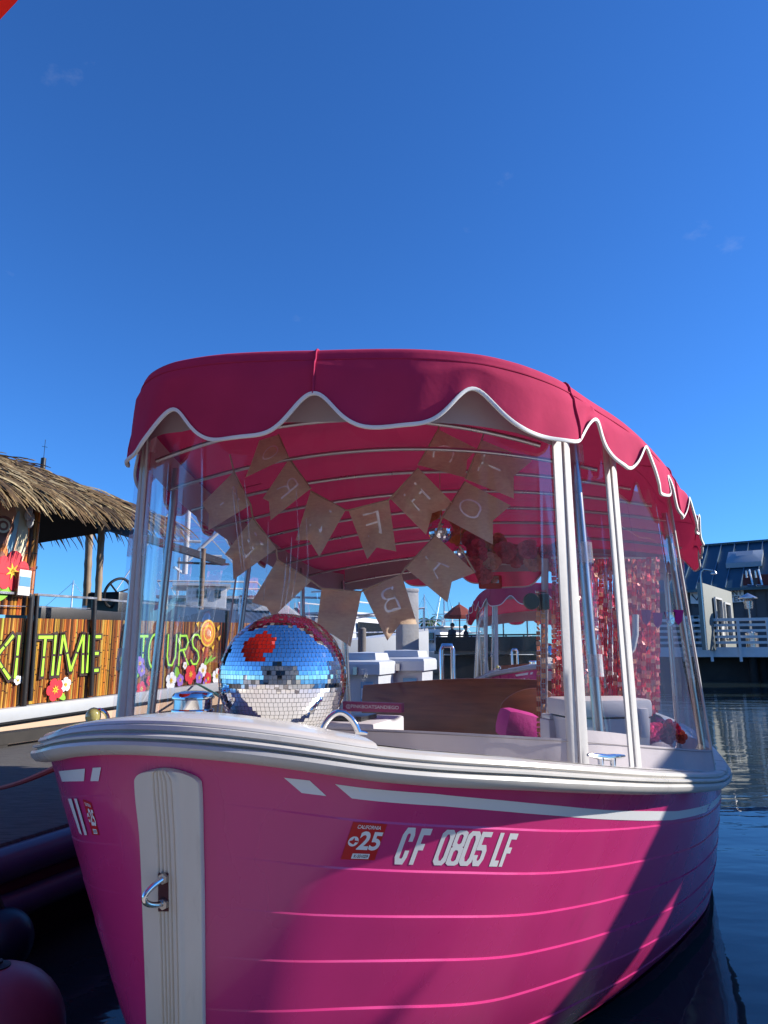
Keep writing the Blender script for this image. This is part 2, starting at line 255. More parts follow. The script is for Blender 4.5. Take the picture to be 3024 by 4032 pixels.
# ------------------------------------------------------------------ mesh building
WL = {}                                                   # world location of every object made here
def unit(a): a = np.asarray(a, float); return a / (np.linalg.norm(a) + 1e-12)
Z3 = np.array([0, 0, 1.0])
class MB:
    def __init__(s): s.v = []; s.f = []; s.mi = []; s.c = []; s.sharp = set()
    def add(s, V, Fc, mi=0, col=None):
        o = len(s.v); s.v.extend([tuple(map(float, p)) for p in V])
        for k, fc in enumerate(Fc):
            s.f.append(tuple(i + o for i in fc)); s.mi.append(mi)
            s.c.append(col if col is None or not isinstance(col, list) else col[k])
        return o
    def grid(s, P, mi=0, col=None, wrap=False, flip=False):
        P = np.asarray(P, float); r, c = P.shape[:2]; Fc = []
        for i in range(r - 1):
            for j in range(c if wrap else c - 1):
                j2 = (j + 1) % c; q = (i*c + j, i*c + j2, (i+1)*c + j2, (i+1)*c + j)
                Fc.append(q[::-1] if flip else q)
        return s.add(P.reshape(-1, 3), Fc, mi, col)
    def box(s, c, size, ex=(1, 0, 0), ey=None, ez=(0, 0, 1), mi=0, col=None):
        ex, ez = unit(ex), unit(ez); ey = unit(np.cross(ez, ex)) if ey is None else unit(ey); c = np.asarray(c, float)
        V = [c + ex*size[0]/2*a + ey*size[1]/2*b + ez*size[2]/2*d for a in (-1, 1) for b in (-1, 1) for d in (-1, 1)]
        s.add(V, [(0, 1, 3, 2), (4, 6, 7, 5), (0, 4, 5, 1), (2, 3, 7, 6), (0, 2, 6, 4), (1, 5, 7, 3)], mi, col)
    def bar(s, p, q, w, h, up=Z3, mi=0, col=None):
        p, q = np.asarray(p, float), np.asarray(q, float); ex = unit(q - p); ey = unit(np.cross(up, ex)); ez = np.cross(ex, ey)
        s.box((p + q) / 2, (np.linalg.norm(q - p), w, h), ex, ey, ez, mi, col)
    def tube(s, pts, r, n=10, cap=True, mi=0, col=None, closed=False):
        pts = np.asarray(pts, float); m = len(pts); r = np.broadcast_to(np.asarray(r, float), (m,))
        T = np.gradient(pts, axis=0) if not closed else np.roll(pts, -1, 0) - np.roll(pts, 1, 0)
        T /= np.linalg.norm(T, axis=1, keepdims=True) + 1e-12
        a = np.array([0, 0, 1.0]) if abs(T[0][2]) < .9 else np.array([1.0, 0, 0]); rings = []
        x = unit(np.cross(a, T[0]))
        for i in range(m):
            x = unit(x - T[i] * np.dot(x, T[i])); y = np.cross(T[i], x)
            rings.append([pts[i] + r[i] * (math.cos(k*2*math.pi/n) * x + math.sin(k*2*math.pi/n) * y) for k in range(n)])
        if closed: rings.append(rings[0])
        o = s.grid(np.array(rings), mi, col, wrap=True)
        if cap and not closed:
            s.f.append(tuple(o + k for k in range(n))[::-1]); s.mi.append(mi); s.c.append(col)
            s.f.append(tuple(o + (m-1)*n + k for k in range(n))); s.mi.append(mi); s.c.append(col)
    def lathe(s, prof, c, n=24, ax=(0, 0, 1), mi=0, col=None):
        ax = unit(ax); a = np.array([1.0, 0, 0]) if abs(ax[0]) < .9 else np.array([0, 1.0, 0]); x = unit(np.cross(a, ax)); y = np.cross(ax, x); c = np.asarray(c, float)
        s.grid(np.array([[c + ax*h + r*(math.cos(k*2*math.pi/n)*x + math.sin(k*2*math.pi/n)*y) for k in range(n)] for r, h in prof]), mi, col, wrap=True)
    def ball(s, c, r, n=20, mi=0, col=None, sq=(1, 1, 1)):
        c = np.asarray(c, float)
        s.grid(np.array([[c + r*np.array([sq[0]*math.sin(a)*math.cos(b), sq[1]*math.sin(a)*math.sin(b), -sq[2]*math.cos(a)]) for b in np.linspace(0, 2*math.pi, n, endpoint=False)] for a in np.linspace(.02, math.pi-.02, n//2 + 1)]), mi, col, wrap=True)
    def prism(s, P, d, mi=0, col=None):
        P = [np.asarray(p, float) for p in P]; n = len(P); d = np.asarray(d, float)
        s.add(P + [p + d for p in P], [tuple(range(n))[::-1], tuple(range(n, 2*n))] + [(i, (i+1) % n, n + (i+1) % n, n + i) for i in range(n)], mi, col)
    def build(s, name, mats, parent=None, smooth=True, ang=38, bevel=0., base=None, sharp_rows=None):
        V = np.array(s.v, float).reshape(-1, 3)
        if parent is None:
            org = np.asarray(base, float) if base is not None else np.array([(V[:, 0].min() + V[:, 0].max())/2, (V[:, 1].min() + V[:, 1].max())/2, V[:, 2].min()])
            wl = org
        else:
            wl = WL[parent.name]; org = wl
        me = bpy.data.meshes.new(name); me.from_pydata((V - wl).tolist(), [], s.f)
        if not isinstance(mats, (list, tuple)): mats = [mats]
        for m in mats: me.materials.append(MT[m] if isinstance(m, str) else m)
        if len(mats) > 1: me.polygons.foreach_set('material_index', s.mi)
        if any(c is not None for c in s.c):
            at = me.color_attributes.new('Col', 'FLOAT_COLOR', 'CORNER'); buf = []
            for fc, c in zip(s.f, s.c): buf += [*(c or (.5, .5, .5)), 1.0] * len(fc)
            at.data.foreach_set('color', buf)
        me.validate(clean_customdata=False)
        if bevel:
            bm = bmesh.new(); bm.from_mesh(me); bmesh.ops.remove_doubles(bm, verts=bm.verts, dist=1e-6)
            ed = [e for e in bm.edges if len(e.link_faces) == 2 and e.calc_face_angle(0) > .6]
            bmesh.ops.bevel(bm, geom=ed, offset=bevel, segments=2, profile=.6, affect='EDGES'); bm.to_mesh(me); bm.free()
        if smooth:
            me.polygons.foreach_set('use_smooth', [True] * len(me.polygons)); me.set_sharp_from_angle(angle=math.radians(ang))
        me.update()
        ob = bpy.data.objects.new(name, me); COL.objects.link(ob)
        if parent is not None: ob.parent = parent
        else: ob.location = org
        WL[ob.name] = wl
        return ob
def tag(o, label=None, cat=None, group=None, kind=None):
    if label: o['label'] = label
    if cat: o['category'] = cat
    if group: o['group'] = group
    if kind: o['kind'] = kind
    return o
def thing(name, loc, label, cat, group=None):
    o = bpy.data.objects.new(name, None); COL.objects.link(o); o.location = loc; o.empty_display_size = .1; WL[o.name] = np.asarray(loc, float)
    return tag(o, label, cat, group)
def copy_tree(o, parent=None, skip=()):
    c = o.copy(); COL.objects.link(c)
    if parent is not None: c.parent = parent
    for ch in list(o.children):
        if ch.name.split('.')[0] not in skip: copy_tree(ch, c, skip)
    return c
_tx = {}
def text_mesh(txt, bold=0., shear=0., sx=1.0):
    """2-D outline of a word, x from 0 to its width, height of a capital = 1"""
    key = (txt, bold, shear, sx)
    if key in _tx: return _tx[key]
    cu = bpy.data.curves.new('tmp', 'FONT'); cu.body = txt; cu.size = 1.0; cu.offset = bold; cu.fill_mode = 'FRONT'; cu.resolution_u = 4
    ob = bpy.data.objects.new('tmp', cu); COL.objects.link(ob)
    dg = bpy.context.evaluated_depsgraph_get(); dg.update()
    me = bpy.data.meshes.new_from_object(ob.evaluated_get(dg))
    bm = bmesh.new(); bm.from_mesh(me); bmesh.ops.remove_doubles(bm, verts=bm.verts, dist=1e-5); bmesh.ops.triangulate(bm, faces=bm.faces); bm.to_mesh(me); bm.free()
    V = np.array([v.co[:2] for v in me.vertices]).reshape(-1, 2); Fc = [tuple(p.vertices) for p in me.polygons]
    bpy.data.objects.remove(ob); bpy.data.curves.remove(cu); bpy.data.meshes.remove(me)
    h = V[:, 1].max() - V[:, 1].min(); V = V - [V[:, 0].min(), V[:, 1].min()]; V = V / h * [sx, 1]
    V[:, 0] += shear * V[:, 1]
    _tx[key] = (V, Fc); return V, Fc
# ------------------------------------------------------------------ water and docks
ZW = .03                                                   # water level
w = MB(); w.add([(-900, -900, ZW), (900, -900, ZW), (900, 900, ZW), (-900, 900, ZW)], [(0, 1, 2, 3)]); tag(w.build('water', 'water', smooth=False), kind='structure')
def Wp(s, t, z): return W(s, t, z).reshape(3)
def slab(name, s0, s1, t0, t1, z0, z1, mat, kind='structure'):
    m = MB(); m.prism([Wp(s0, t0, z0), Wp(s1, t0, z0), Wp(s1, t1, z0), Wp(s0, t1, z0)], (0, 0, z1 - z0)); return tag(m.build(name, mat, bevel=.01), kind=kind)
# ------------------------------------------------------------------ the pink boat
boat = thing('electric_boat', O, 'pink lapstrake electric boat under a scalloped pink canopy, nearest boat, white strip down its stem', 'boat', 'pink canopy boats')
NB = 7
v_bow = [.087, .167, .246, .323, .406, .50, .60]; v_mid = [.110, .206, .30, .398, .507, .632, .76]; v_aft = [.15, .28, .40, .54, .67, .80, .93]
vk = [pchip([0, .02, .5, 2.0, 5], [v_bow[k], v_bow[k], v_mid[k], v_aft[k], v_aft[k]]) for k in range(NB)]
sig = np.concatenate([np.linspace(0, 1, 70)**2 * .6, np.linspace(.6, 4.75, 44)[1:]])
taus = np.concatenate([-np.sqrt(sig[::-1][:-1]), np.sqrt(sig)])
def vrow(b, f, s2):
    lo = np.zeros_like(s2) if b == 0 else vk[b-1](s2); hi = vk[b](s2) if b < NB else np.full_like(s2, 1.16)
    return lo + (hi - lo) * f
SF, SD = [0, .035, .09, .35, .68, 1.0], [0, .0022, .0022, .0015, .0007, 0]
def lap(v, tau):
    q = np.asarray(tau, float)**2; v = np.asarray(v, float); out = np.zeros(np.broadcast(v, q).shape); ks = [vk[k](q) for k in range(NB)] + [np.full_like(q, 1.16)]
    for b in range(NB):
        f = (v - ks[b]) / (ks[b+1] - ks[b]); out = np.where((f >= 0) & (f < 1), np.interp(f, SF, SD), out)
    return out * np.clip((q - .006) / .17, 0, 1)**.8 * np.where(np.asarray(tau) < 0, .55, 1)
rows = []; sharp = []
for b in range(NB + 1):
    fr = [0, .5] if b == 0 else [0, .035, .09, .35, .68]
    for f in fr:
        v = vrow(b, f, taus**2)
        fade = np.clip((taus**2 - .006) / .17, 0, 1)**.8 * np.where(taus < 0, .55, 1)
        d = 0 if (b == 0 or f == 0) else (.0022 * {.035: 1.0, .09: 1.0, .35: .68, .68: .32}[f])
        rows.append(hull_o(v, taus, d * fade)); sharp += [len(rows) - 1] if (b > 0 and f < .05) else []
rows.append(hull_o(np.full_like(taus, 1.16), taus, 0.0))
hm = MB(); hm.grid(np.array(rows))
P_ = np.array(rows)
tr = [tuple(p) for p in P_[:, 0]] ; tl = [tuple(p) for p in P_[:, -1]]
hm.grid(np.array([P_[:, 0], (P_[:, 0] + P_[:, -1]) / 2 + [0, 0, 0], P_[:, -1]]))
hullo = hm.build('hull', 'pink', boat, ang=80)
nc_ = len(taus); shs = set(sharp)
for e_ in hullo.data.edges:
    a_, b_ = e_.vertices
    if a_ // nc_ == b_ // nc_ and a_ // nc_ in shs: e_.use_edge_sharp = True
# black boot stripe just above the water
bt = MB(); L = []
tb = taus[np.abs(taus) > .2]
for side in (-1, 1):
    tt = taus[(taus * side) > .05]
    zz = []
    for dz in (.045, -.08):
        # v where the hull reaches height dz above the water
        v = np.ones_like(tt)
        for _ in range(12): v = np.clip(v + (hull(v, tt)[:, 2] - (ZW + dz)) / .7, 0, 1.16)
        zz.append(hull_o(v, tt, .009))
    bt.grid(np.array(zz))
bt.build('boot_stripe', 'black', boat)
# rub rail: one moulded profile swept along the sheer
def sweep(prof, tt, name, mat, zoff=0., ends=True):
    p = hull(np.zeros_like(tt), tt); e = 1e-3
    d = hull(0*tt, tt + e) - hull(0*tt, tt - e); d[:, 2] *= 1; d /= np.linalg.norm(d, axis=1, keepdims=True)
    n = np.cross(d, Z3); n /= np.linalg.norm(n, axis=1, keepdims=True)
    G = np.array([p + n * o + Z3 * (w * (.80 if w < .024 else .92) + zoff) for o, w in prof]); m = MB(); m.grid(G)
    if ends:
        for j in (0, -1): o = m.add(G[:, j], [tuple(range(len(prof)))])
    return m.build(name, mat, boat, ang=32)
R_PROF = [(-.012, -.022), (.008, -.024), (.020, -.021), (.028, -.012), (.0305, -.003), (.028, .003), (.0185, .0055), (.0195, .008), (.0275, .0095), (.0275, .014), (.0225, .0165), (.0140, .0175), (.0150, .0205), (.0195, .0235), (.016, .027), (.008, .029), (-.012, .030), (-.03, .031)]
sweep(R_PROF, taus, 'rub_rail', 'rail')
CAP = [(.010, .025), (.0125, .029), (.010, .033), (.003, .036), (-.012, .0375), (-.05, .039), (-.09, .039), (-.098, .036), (-.10, .01)]
tcap = np.linspace(-math.sqrt(.17), math.sqrt(.105), 70)
sweep(CAP, tcap, 'bow_cap', 'white')
# coaming line / deck
cs = pchip([0, .12, .27, .43, .56, .68, .8, 1.25, 1.75, 2.6, 3.5, 4.3], [.62, .625, .66, .73, .785, .87, .98, 1.40, 1.80, 2.6, 3.4, 4.2])   # arc parameter -> s
ct = pchip([0, .12, .27, .43, .56, .68, .8, 1.25, 1.75, 2.6, 3.5, 4.3], [0, .12, .27, .42, .525, .59, .64, .80, .885, .905, .905, .83])
def coam(q, zo=0.): q = np.asarray(q, float); s = cs(np.abs(q)); return W(s, np.sign(q) * ct(np.abs(q)), z_rail(s) + .010 + zo)
dk = MB(); qq = np.linspace(-4.2, 4.2, 161); tr_ = np.sign(qq) * np.sqrt(np.clip(np.abs(qq) * 1.05, 0, 4.7))
tr_ = np.interp(qq, [-4.2, -2.0, -.9, -.4, 0, .4, .9, 2.0, 4.2], [-math.sqrt(4.6), -math.sqrt(2.3), -math.sqrt(1.1), -.75, 0, .75, math.sqrt(1.1), math.sqrt(2.3), math.sqrt(4.6)])
pr = hull(0*tr_, tr_); e = 1e-3; dd = hull(0*tr_, tr_+e) - hull(0*tr_, tr_-e); dd /= np.linalg.norm(dd, axis=1, keepdims=True); nn = np.cross(dd, Z3); nn /= np.linalg.norm(nn, axis=1, keepdims=True)
A_ = pr - nn * .02 + Z3 * .029; B_ = coam(qq)
dk.grid(np.array([A_ * (1 - k) + B_ * k + Z3 * (.012 * math.sin(math.pi * k)) for k in np.linspace(0, 1, 7)] + [B_ + Z3 * .014, B_ + Z3 * .016 ]), flip=True)
dk.build('deck', 'white', boat, ang=40)
# cockpit liner, floor, wood trim
ln = MB(); cen = Wp(2.4, 0, 0)
def inset(P, k, z=None):
    Q = P.copy(); c = W(np.clip((P - O) @ AX, 1.0, 3.8), 0, 0); Q[:, :2] = P[:, :2] + (c[:, :2] - P[:, :2]) * k
    if z is not None: Q[:, 2] = z
    return Q
ln.grid(np.array([B_ + Z3 * .016, inset(B_, .05), inset(B_, .07, .46), inset(B_, .40, .44), inset(B_, .42, .18), inset(B_, 1.0, .17)]), flip=False)
ln.build('cockpit_liner', 'liner', boat, ang=40)
wt = MB(); G = [inset(B_, k) + Z3 * z for k, z in ((.035, -.012), (.035, .012), (.10, .012), (.11, -.012))]
wt.grid(np.array(G)); wt.build('coaming_trim', 'teak', boat, ang=40)

# ------------------------------------------------------------------ canopy
cpl = [(.5, 0), (.505, .2), (.53, .36), (.575, .45), (.66, .53), (.80, .60), (.97, .68), (1.29, .775), (1.6, .84), (1.92, .885), (2.28, .935), (2.6, .945), (2.82, .92), (2.92, .82), (2.95, .5), (2.95, 0)]
KAP = .05
def skew(s, t): return s + .2 * t * np.clip((1.7 - s) / 1.1, 0, 1), np.where(t < 0, t * (1 + .10 * np.clip((s - .6) / 2, 0, 1)), t)
al = np.concatenate([[0], np.cumsum(np.hypot(np.diff([p[0] for p in cpl]), np.diff([p[1] for p in cpl])))])
c_s, c_t = pchip(al, [p[0] for p in cpl]), pchip(al, [p[1] for p in cpl]); ALEN = al[-1]
def ztop(s, t): return .05 * np.clip(-np.asarray(t), 0, 1) * np.clip((1.6 - np.asarray(s)), 0, 1) + 1.615 + .085 * (1 - (np.asarray(t) / .9)**2) - KAP * (np.asarray(s) - .5)
def outline(a):                                            # a signed arc length from the front centre; returns s,t
    a = np.asarray(a, float); q = np.abs(a); return skew(c_s(q), np.sign(a) * c_t(q))
PK = [0, .35, .70, .965, 1.27]
while PK[-1] < ALEN - .3: PK.append(PK[-1] + .32)
PKS = np.array(sorted(set([-p for p in PK] + PK)))
def hem(a):
    a = np.asarray(a, float); d = np.abs(a[..., None] - PKS).min(-1)
    s, t = outline(a)
    return 1.478 - KAP * (s - .5) + .088 * np.exp(-(d / .062)**2) + .020 * np.exp(-(d / .13)**2) - .006 * np.cos(d * 15) + .012 * np.sin(a * 3.1)
aa = np.linspace(-ALEN, ALEN, 1001); ss_, tt_ = outline(aa)
def wr(a, w):                                              # soft folds in the hanging cloth
    return .0045 * np.sin(a * 23 + 2 * np.sin(a * 5)) * w + .003 * np.sin(a * 51 + 1.3 + 3 * w) * w + .009 * np.sin(a * 7.3 + .8) * w + .004 * np.sin(a * 38 + 6 * w + 2 * np.sin(a * 9)) * np.clip(1.2 - np.abs(np.abs(a) - .75) / .35, 0, 1)
ds, dt = np.gradient(ss_), np.gradient(tt_); nl = np.hypot(ds, dt); ns_, nt_ = dt / nl, -ds / nl     # outward (s,t) since a grows clockwise
ns_, nt_ = -ns_, -nt_
if (ns_[500] > 0): ns_, nt_ = -ns_, -nt_
def off(o): return ss_ + ns_ * o, tt_ + nt_ * o
zt, zh = ztop(ss_, tt_), hem(aa); rowsC = []
spine_s = np.clip(ss_, 1.0, 2.5)
for k in (.0, .2, .4, .58, .74, .86, .94, .985):
    s = spine_s + (ss_ - spine_s) * k; t = tt_ * k
    sag = .010 * np.sin(s * 2 * math.pi / .25) * (1 - k) + .003 * np.sin(t * 21 + s * 13) * (1 - k)
    rowsC.append(W(s, t, ztop(s, t) + .012 * (1 - k) + sag))
for o, dz in ((.004, -.004), (.009, -.014), (.011, -.028)):
    s, t = off(o - .008); rowsC.append(W(s, t, zt + dz))
for k in (.15, .3, .45, .6, .75, .9, 1.0):
    o = .012 + .008 * k
    s, t = off(o + wr(aa, k) + (.02 * k * (1 - np.clip((zh - 1.5) / .08, 0, 1)) * .4))
    rowsC.append(W(s, t, (zt - .028) * (1 - k) + zh * k))
cm = MB(); cm.grid(np.array(rowsC)); cm.build('canopy', 'canvas', boat, ang=60)
tm = MB(); lo = rowsC[-1]; out = ns_[:, None] * AX + nt_[:, None] * NX
tg = np.gradient(lo, axis=0); tg /= np.linalg.norm(tg, axis=1, keepdims=True); up_ = np.cross(out, tg); up_ *= np.sign(up_[:, 2:3])
tm.grid(np.array([lo + out * .0035 + up_ * .0055, lo + out * .0045 + up_ * .003, lo + out * .003 - up_ * .0025, lo - out * .003 - up_ * .0025, lo - out * .004 + up_ * .004]))
tm.build('hem_binding', 'trim', boat, ang=60)
for a0 in (0.0, .62, -.62, 1.39, -1.39, 2.2, -2.2):        # stitched seams down the valance and over the top
    j = int(np.argmin(np.abs(aa - a0))); sm = MB(); pts = np.array([rowsC[i][j] for i in range(4, len(rowsC))]) + out[j] * .002 + Z3 * .001
    sm.tube(pts, .0030, 6); so = sm.build('canopy_seam', 'canvas', boat)
sm = MB(); j0 = np.abs(aa) < 2.4; sm.tube(rowsC[10][j0] + out[j0] * .001, .0022, 5); sm.build('edge_seam', 'canvas', boat)
# bows (cross tubes), side rails, posts
def half_w(s): return float(np.interp(s, [c_s(a) for a in np.linspace(.42, ALEN - 1.05, 60)], [c_t(a) for a in np.linspace(.42, ALEN - 1.05, 60)]))
for s in (.66, .90, 1.13, 1.37, 1.62, 1.87, 2.14, 2.50, 2.86):
    hw = half_w(s) - .05; t = np.linspace(-hw, hw, 33); bm_ = MB(); bm_.tube(W(*skew(s + 0*t, t), 1.497 + .088 * (1 - (t / hw)**2) - KAP * (s - .5)), .0060, 10); bm_.build('canopy_bow', 'steel', boat)
# window walls: ruled surfaces between the coaming and the canopy
top_pts = [(.54, 0), (.56, .28), (.60, .41), (.74, .52), (.84, .565), (.95, .625), (1.29, .735), (1.64, .805), (2.1, .865), (2.55, .90), (2.88, .85)]
bot_pts = [(.62, 0), (.66, .27), (.73, .42), (.785, .525), (.88, .595), (.985, .64), (1.27, .785), (1.63, .875), (2.1, .89), (2.55, .89), (2.9, .85)]
ix = np.arange(len(top_pts)); tS, tT = pchip(ix, [p[0] for p in top_pts]), pchip(ix, [p[1] for p in top_pts]); bS, bT = pchip(ix, [p[0] for p in bot_pts]), pchip(ix, [p[1] for p in bot_pts])
def wall(i, h, o=0.):
    """point on the window wall: i along the wall (signed), h 0 at deck .. 1 at canopy"""
    i, h = np.broadcast_arrays(np.asarray(i, float), np.asarray(h, float)); q = np.abs(i); sg = np.sign(i)
    s2, t2 = skew(tS(q), tT(q) * sg); t2 = np.where(sg < 0, t2 * .96, t2); fd = np.clip((1.9 - bS(q)) / 1.2, 0, 1) * np.clip(-sg, 0, 1); s2 = s2 - np.interp(q, [3, 4, 5, 7], [.2, .36, .34, .2]) * np.abs(t2) * fd * np.clip((np.abs(t2) - .37) / .13, 0, 1); s1 = bS(q) - np.interp(q, [3, 4, 5], [.42, .55, .5]) * bT(q) * fd; s = s1 * (1 - h) + s2 * h; t = bT(q) * sg * (1 - h) + t2 * h
    zb = z_rail(bS(q)) + .012; zt = ztop(s2, t2) - .02
    zt = ztop(s2, t2) - .05; P = W(s, t, zb * (1 - h) + zt * h)
    if o:
        c = W(np.clip(s, 1.0, 3.2), 0, 0); d = P - c; d[..., 2] = 0; d /= np.linalg.norm(d, axis=-1, keepdims=True); P = P + d * o
    return P
def panel(name, mat, i0, i1, h0, h1, o=0., ni=20, nh=14, rip=0., creases=()):
    I, H = np.meshgrid(np.linspace(i0, i1, ni), np.linspace(h0, h1, nh), indexing='ij'); G = wall(I, H, o)
    if rip: G = G + (NX * (rip * np.sin(I * 9 + 3 * np.sin(H * 2.2)) * np.sin(H * math.pi))[..., None])
    for i_, h0_, h1_ in creases: G = G + (-AX * (.0028 * np.exp(-((I - i_ - .05 * np.sin(H * 5 + i_)) / .022)**2) * np.clip((H - h0_) * 8, 0, 1) * np.clip((h1_ - H) * 8, 0, 1))[..., None])
    m = MB(); m.grid(G); return m.build(name, mat, boat, ang=80)
HS, HT = .085, .875                                        # top of the skirt, bottom of the header band
fw = panel('front_window', 'vinyl', -2.98, 2.98, HS, HT, 0, 300, 16, .002, [(-2.72, .05, .75), (-2.55, .1, .9), (-2.42, .2, .8), (-2.2, .1, .6), (-2.05, .25, .85), (-1.85, .1, .5), (-1.7, .15, .7), (-1.2, .3, .95), (1.4, .1, .4), (2.5, .3, .8)])
for ln in (((915, 1924), (932, 2080), (953, 2249)), ((930, 1924), (950, 2090), (964, 2253)), ((961, 1886), (975, 2010), (980, 2100), (991, 2215)), ((1056, 2057), (1054, 2200), (1037, 2367)), ((1166, 1926), (1177, 2127), (1168, 2240), (1147, 2367)), ((1149, 2114), (1140, 2280), (1118, 2409)), ((1130, 2186), (1120, 2300), (1100, 2422)), ((1378, 2500), (1360, 2560), (1350, 2600)), ((1205, 2040), (1215, 2240), (1190, 2400))):
    P3 = []
    for x, y in ln:
        d = ray(x, y); P3.append(CAM + d * ((.528 + .925) / (.9455*d[1] + .3256*d[0])))
    P3 = np.array(P3); u_ = np.linspace(0, len(P3) - 1, 14); P3 = np.stack([np.interp(u_, np.arange(len(P3)), P3[:, k]) for k in range(3)], 1); wq = (.0016 * np.sin(np.pi * np.linspace(.04, .96, 14))**.5)[:, None]
    m = MB(); m.grid(np.array([P3 - NX * wq, P3 - AX * .0008, P3 + NX * wq])); m.build('vinyl_crease', 'clip', fw)
for sg in (-1, 1):
    HTs = HT if sg < 0 else 1.0
    panel('corner_window', 'vinyl3', 3.02 * sg, 4.98 * sg, HS + .02, HTs, 0, 16, 16, .003)
    panel('side_window', 'vinyl2', 5.03 * sg, 6.97 * sg, HS, HTs, 0, 26, 18, .003)
    panel('side_window', 'vinyl2', 7.03 * sg, 10 * sg, HS, HTs, 0, 30, 18, .003)
    panel('window_skirt', 'skirt', 3.05 * sg, 4.95 * sg, -.02, HS + .025, .003, 12, 4, .0015)
    panel('window_skirt', 'skirt', 5.03 * sg, 7.0 * sg, -.02, HS, .003, 16, 4, .001)
    panel('window_skirt', 'skirt', 7.03 * sg, 10 * sg, -.02, HS, .003, 16, 4, .001)
    if sg < 0: panel('window_header', 'skirt', 3.02 * sg, 10 * sg, HT, 1.0, 0, 50, 3)
    for i in (3.0, 5.0): 
        z = MB()
        for a, b, o in ((-.029, -.003, .006), (.003, .029, .006)):
            H = np.linspace(-.03, 1.0, 22); e = .02
            wq = lambda k: k / (np.linalg.norm(wall(i + (e if k > 0 else -e), .5) - wall(i, .5)) / e)
            G = np.array([wall((i + wq(k)) * sg, H, oo) for k, oo in ((a, .002), (a, o), ((a + b) / 2, o + .0015), (b, o), (b, .002))]); z.grid(G)
        zo = z.build('zipper_strip', 'zip', boat, ang=60)
        t = MB(); H = np.linspace(-.03, 1.0, 22); t.tube(wall(i * sg, H, .008), .0035, 6); t.build('zipper_teeth', 'zip', zo)
    e_ = MB(); H = np.linspace(0, 1.0, 20); e_.tube(wall(7.0 * sg, H, .004), .004, 6); e_.build('window_edge', 'zip', boat)
panel('window_skirt', 'skirt', -2.95, 2.95, -.02, HS, .003, 30, 4, .001)
panel('window_header', 'skirt', -2.98, 2.98, HT, 1.0, 0, 30, 3)
m = MB(); tt0 = np.linspace(-.9, .86, 30); m.grid(np.array([W(2.9 + 0*tt0, tt0, ztop(2.9 + 0*tt0, tt0) - d) for d in (.02, .09, .15)])); m.build('rear_header', 'skirt', boat)
for sg in (-1, 1):
    for i, r in ((4.0, .0125), (7.1, .011), (9.85, .012)) if sg > 0 else ((4.0, .0125), (5.5, .012), (7.1, .011), (8.5, .011), (9.85, .012)):
        p = MB(); H = np.linspace(-.02, .95, 8); ii = i * sg; pts = wall(ii, H, -.022); p.tube(pts, r, 14); po = p.build('canopy_post', 'steel', boat)
        p = MB(); p.lathe([(.0001, 0), (r*2.2, 0), (r*2.2, .006), (r*1.3, .012), (r*1.3, .03), (.0001, .03)], wall(ii, 0.0, -.022).reshape(3) - Z3*.006, 16); p.build('post_base', 'chrome', po)
        if i < 5:
            for h in (.285, .60, .90):
                c = MB(); hh = np.linspace(h - .03, h + .03, 4); th = np.linspace(-2.4, 2.4, 9); G = []
                for hk in hh:
                    q = wall(ii, hk, -.022).reshape(3); rr = r + .012
                    G.append([q + rr * (math.cos(a) * unit(q - Wp(1.6, 0, q[2])) + math.sin(a) * unit(np.cross(Z3, q - Wp(1.6, 0, q[2])))) for a in th])
                c.grid(np.array(G)); c.build('post_clip', 'clip', po)
for a, b in ((-2.9, 2.9), (3.1, 4.9), (5.1, 6.9), (-4.9, -3.1), (-6.9, -5.1)):
    for h in (.0, HS - .006):
        m = MB(); I = np.linspace(a, b, 40); m.tube(wall(I, I*0 + h, .0055), .0008, 4); m.build('skirt_stitching', 'thread', boat)
# ------------------------------------------------------------------ decals, registration, stem guard
def hull_mesh(V2, Fc, tau0, off=.0015, name='x', mat='decal', parent=None):
    v, t = inv(V2[:, 0], V2[:, 1], tau0); m = MB(); m.add(hull_o(v, t, off + lap(v, t)), Fc); return m.build(name, mat, parent or boat, smooth=False)
def quad_px(c, n=10, mm=10):                               # bilinear patch of pixels, corners in order
    c = np.array(c, float); a, b = np.linspace(0, 1, n), np.linspace(0, 1, mm); V = []; Fc = []
    for i in a:
        for j in b: V.append((c[0]*(1-i) + c[1]*i)*(1-j) + (c[3]*(1-i) + c[2]*i)*j)
    for i in range(n-1):
        for j in range(mm-1): Fc.append((i*mm+j, (i+1)*mm+j, (i+1)*mm+j+1, i*mm+j+1))
    return np.array(V), Fc
def zc(p): return np.array([[1250 + .5425*x, 3150 + .5425*y] for x, y in p])
def zl(p): return np.array([[.6026*x, 2900 + .6026*y] for x, y in p])
V, Fc = quad_px([(1118, 3062), (1219, 3073), (1285, 3134), (1188, 3122)]); hull_mesh(V, Fc, .5, .0004, 'bow_stripe', 'decal')
xs = [(1319, 3087), (1700, 3124), (2200, 3172), (2374, 3188), (2560, 3193), (2669, 3193)]; xb = [(1385, 3143), (1740, 3173), (2200, 3212), (2476, 3229), (2600, 3230), (2645, 3229)]
va, ta = inv([p[0] for p in xs], [p[1] for p in xs]); vb, tb_ = inv([p[0] for p in xb], [p[1] for p in xb])
k = np.linspace(0, 1, 60); j = np.linspace(0, 1, len(xs)); m = MB()
va = np.concatenate([np.interp(k, j, va), np.linspace(va[-1], .11, 20)[1:]]); ta = np.concatenate([np.interp(k, j, ta), np.linspace(ta[-1], 2.1, 20)[1:]])
vb = np.concatenate([np.interp(k, j, vb), np.linspace(vb[-1], .17, 20)[1:]]); tb_ = np.concatenate([np.interp(k, j, tb_), np.linspace(tb_[-1], 2.1, 20)[1:]])
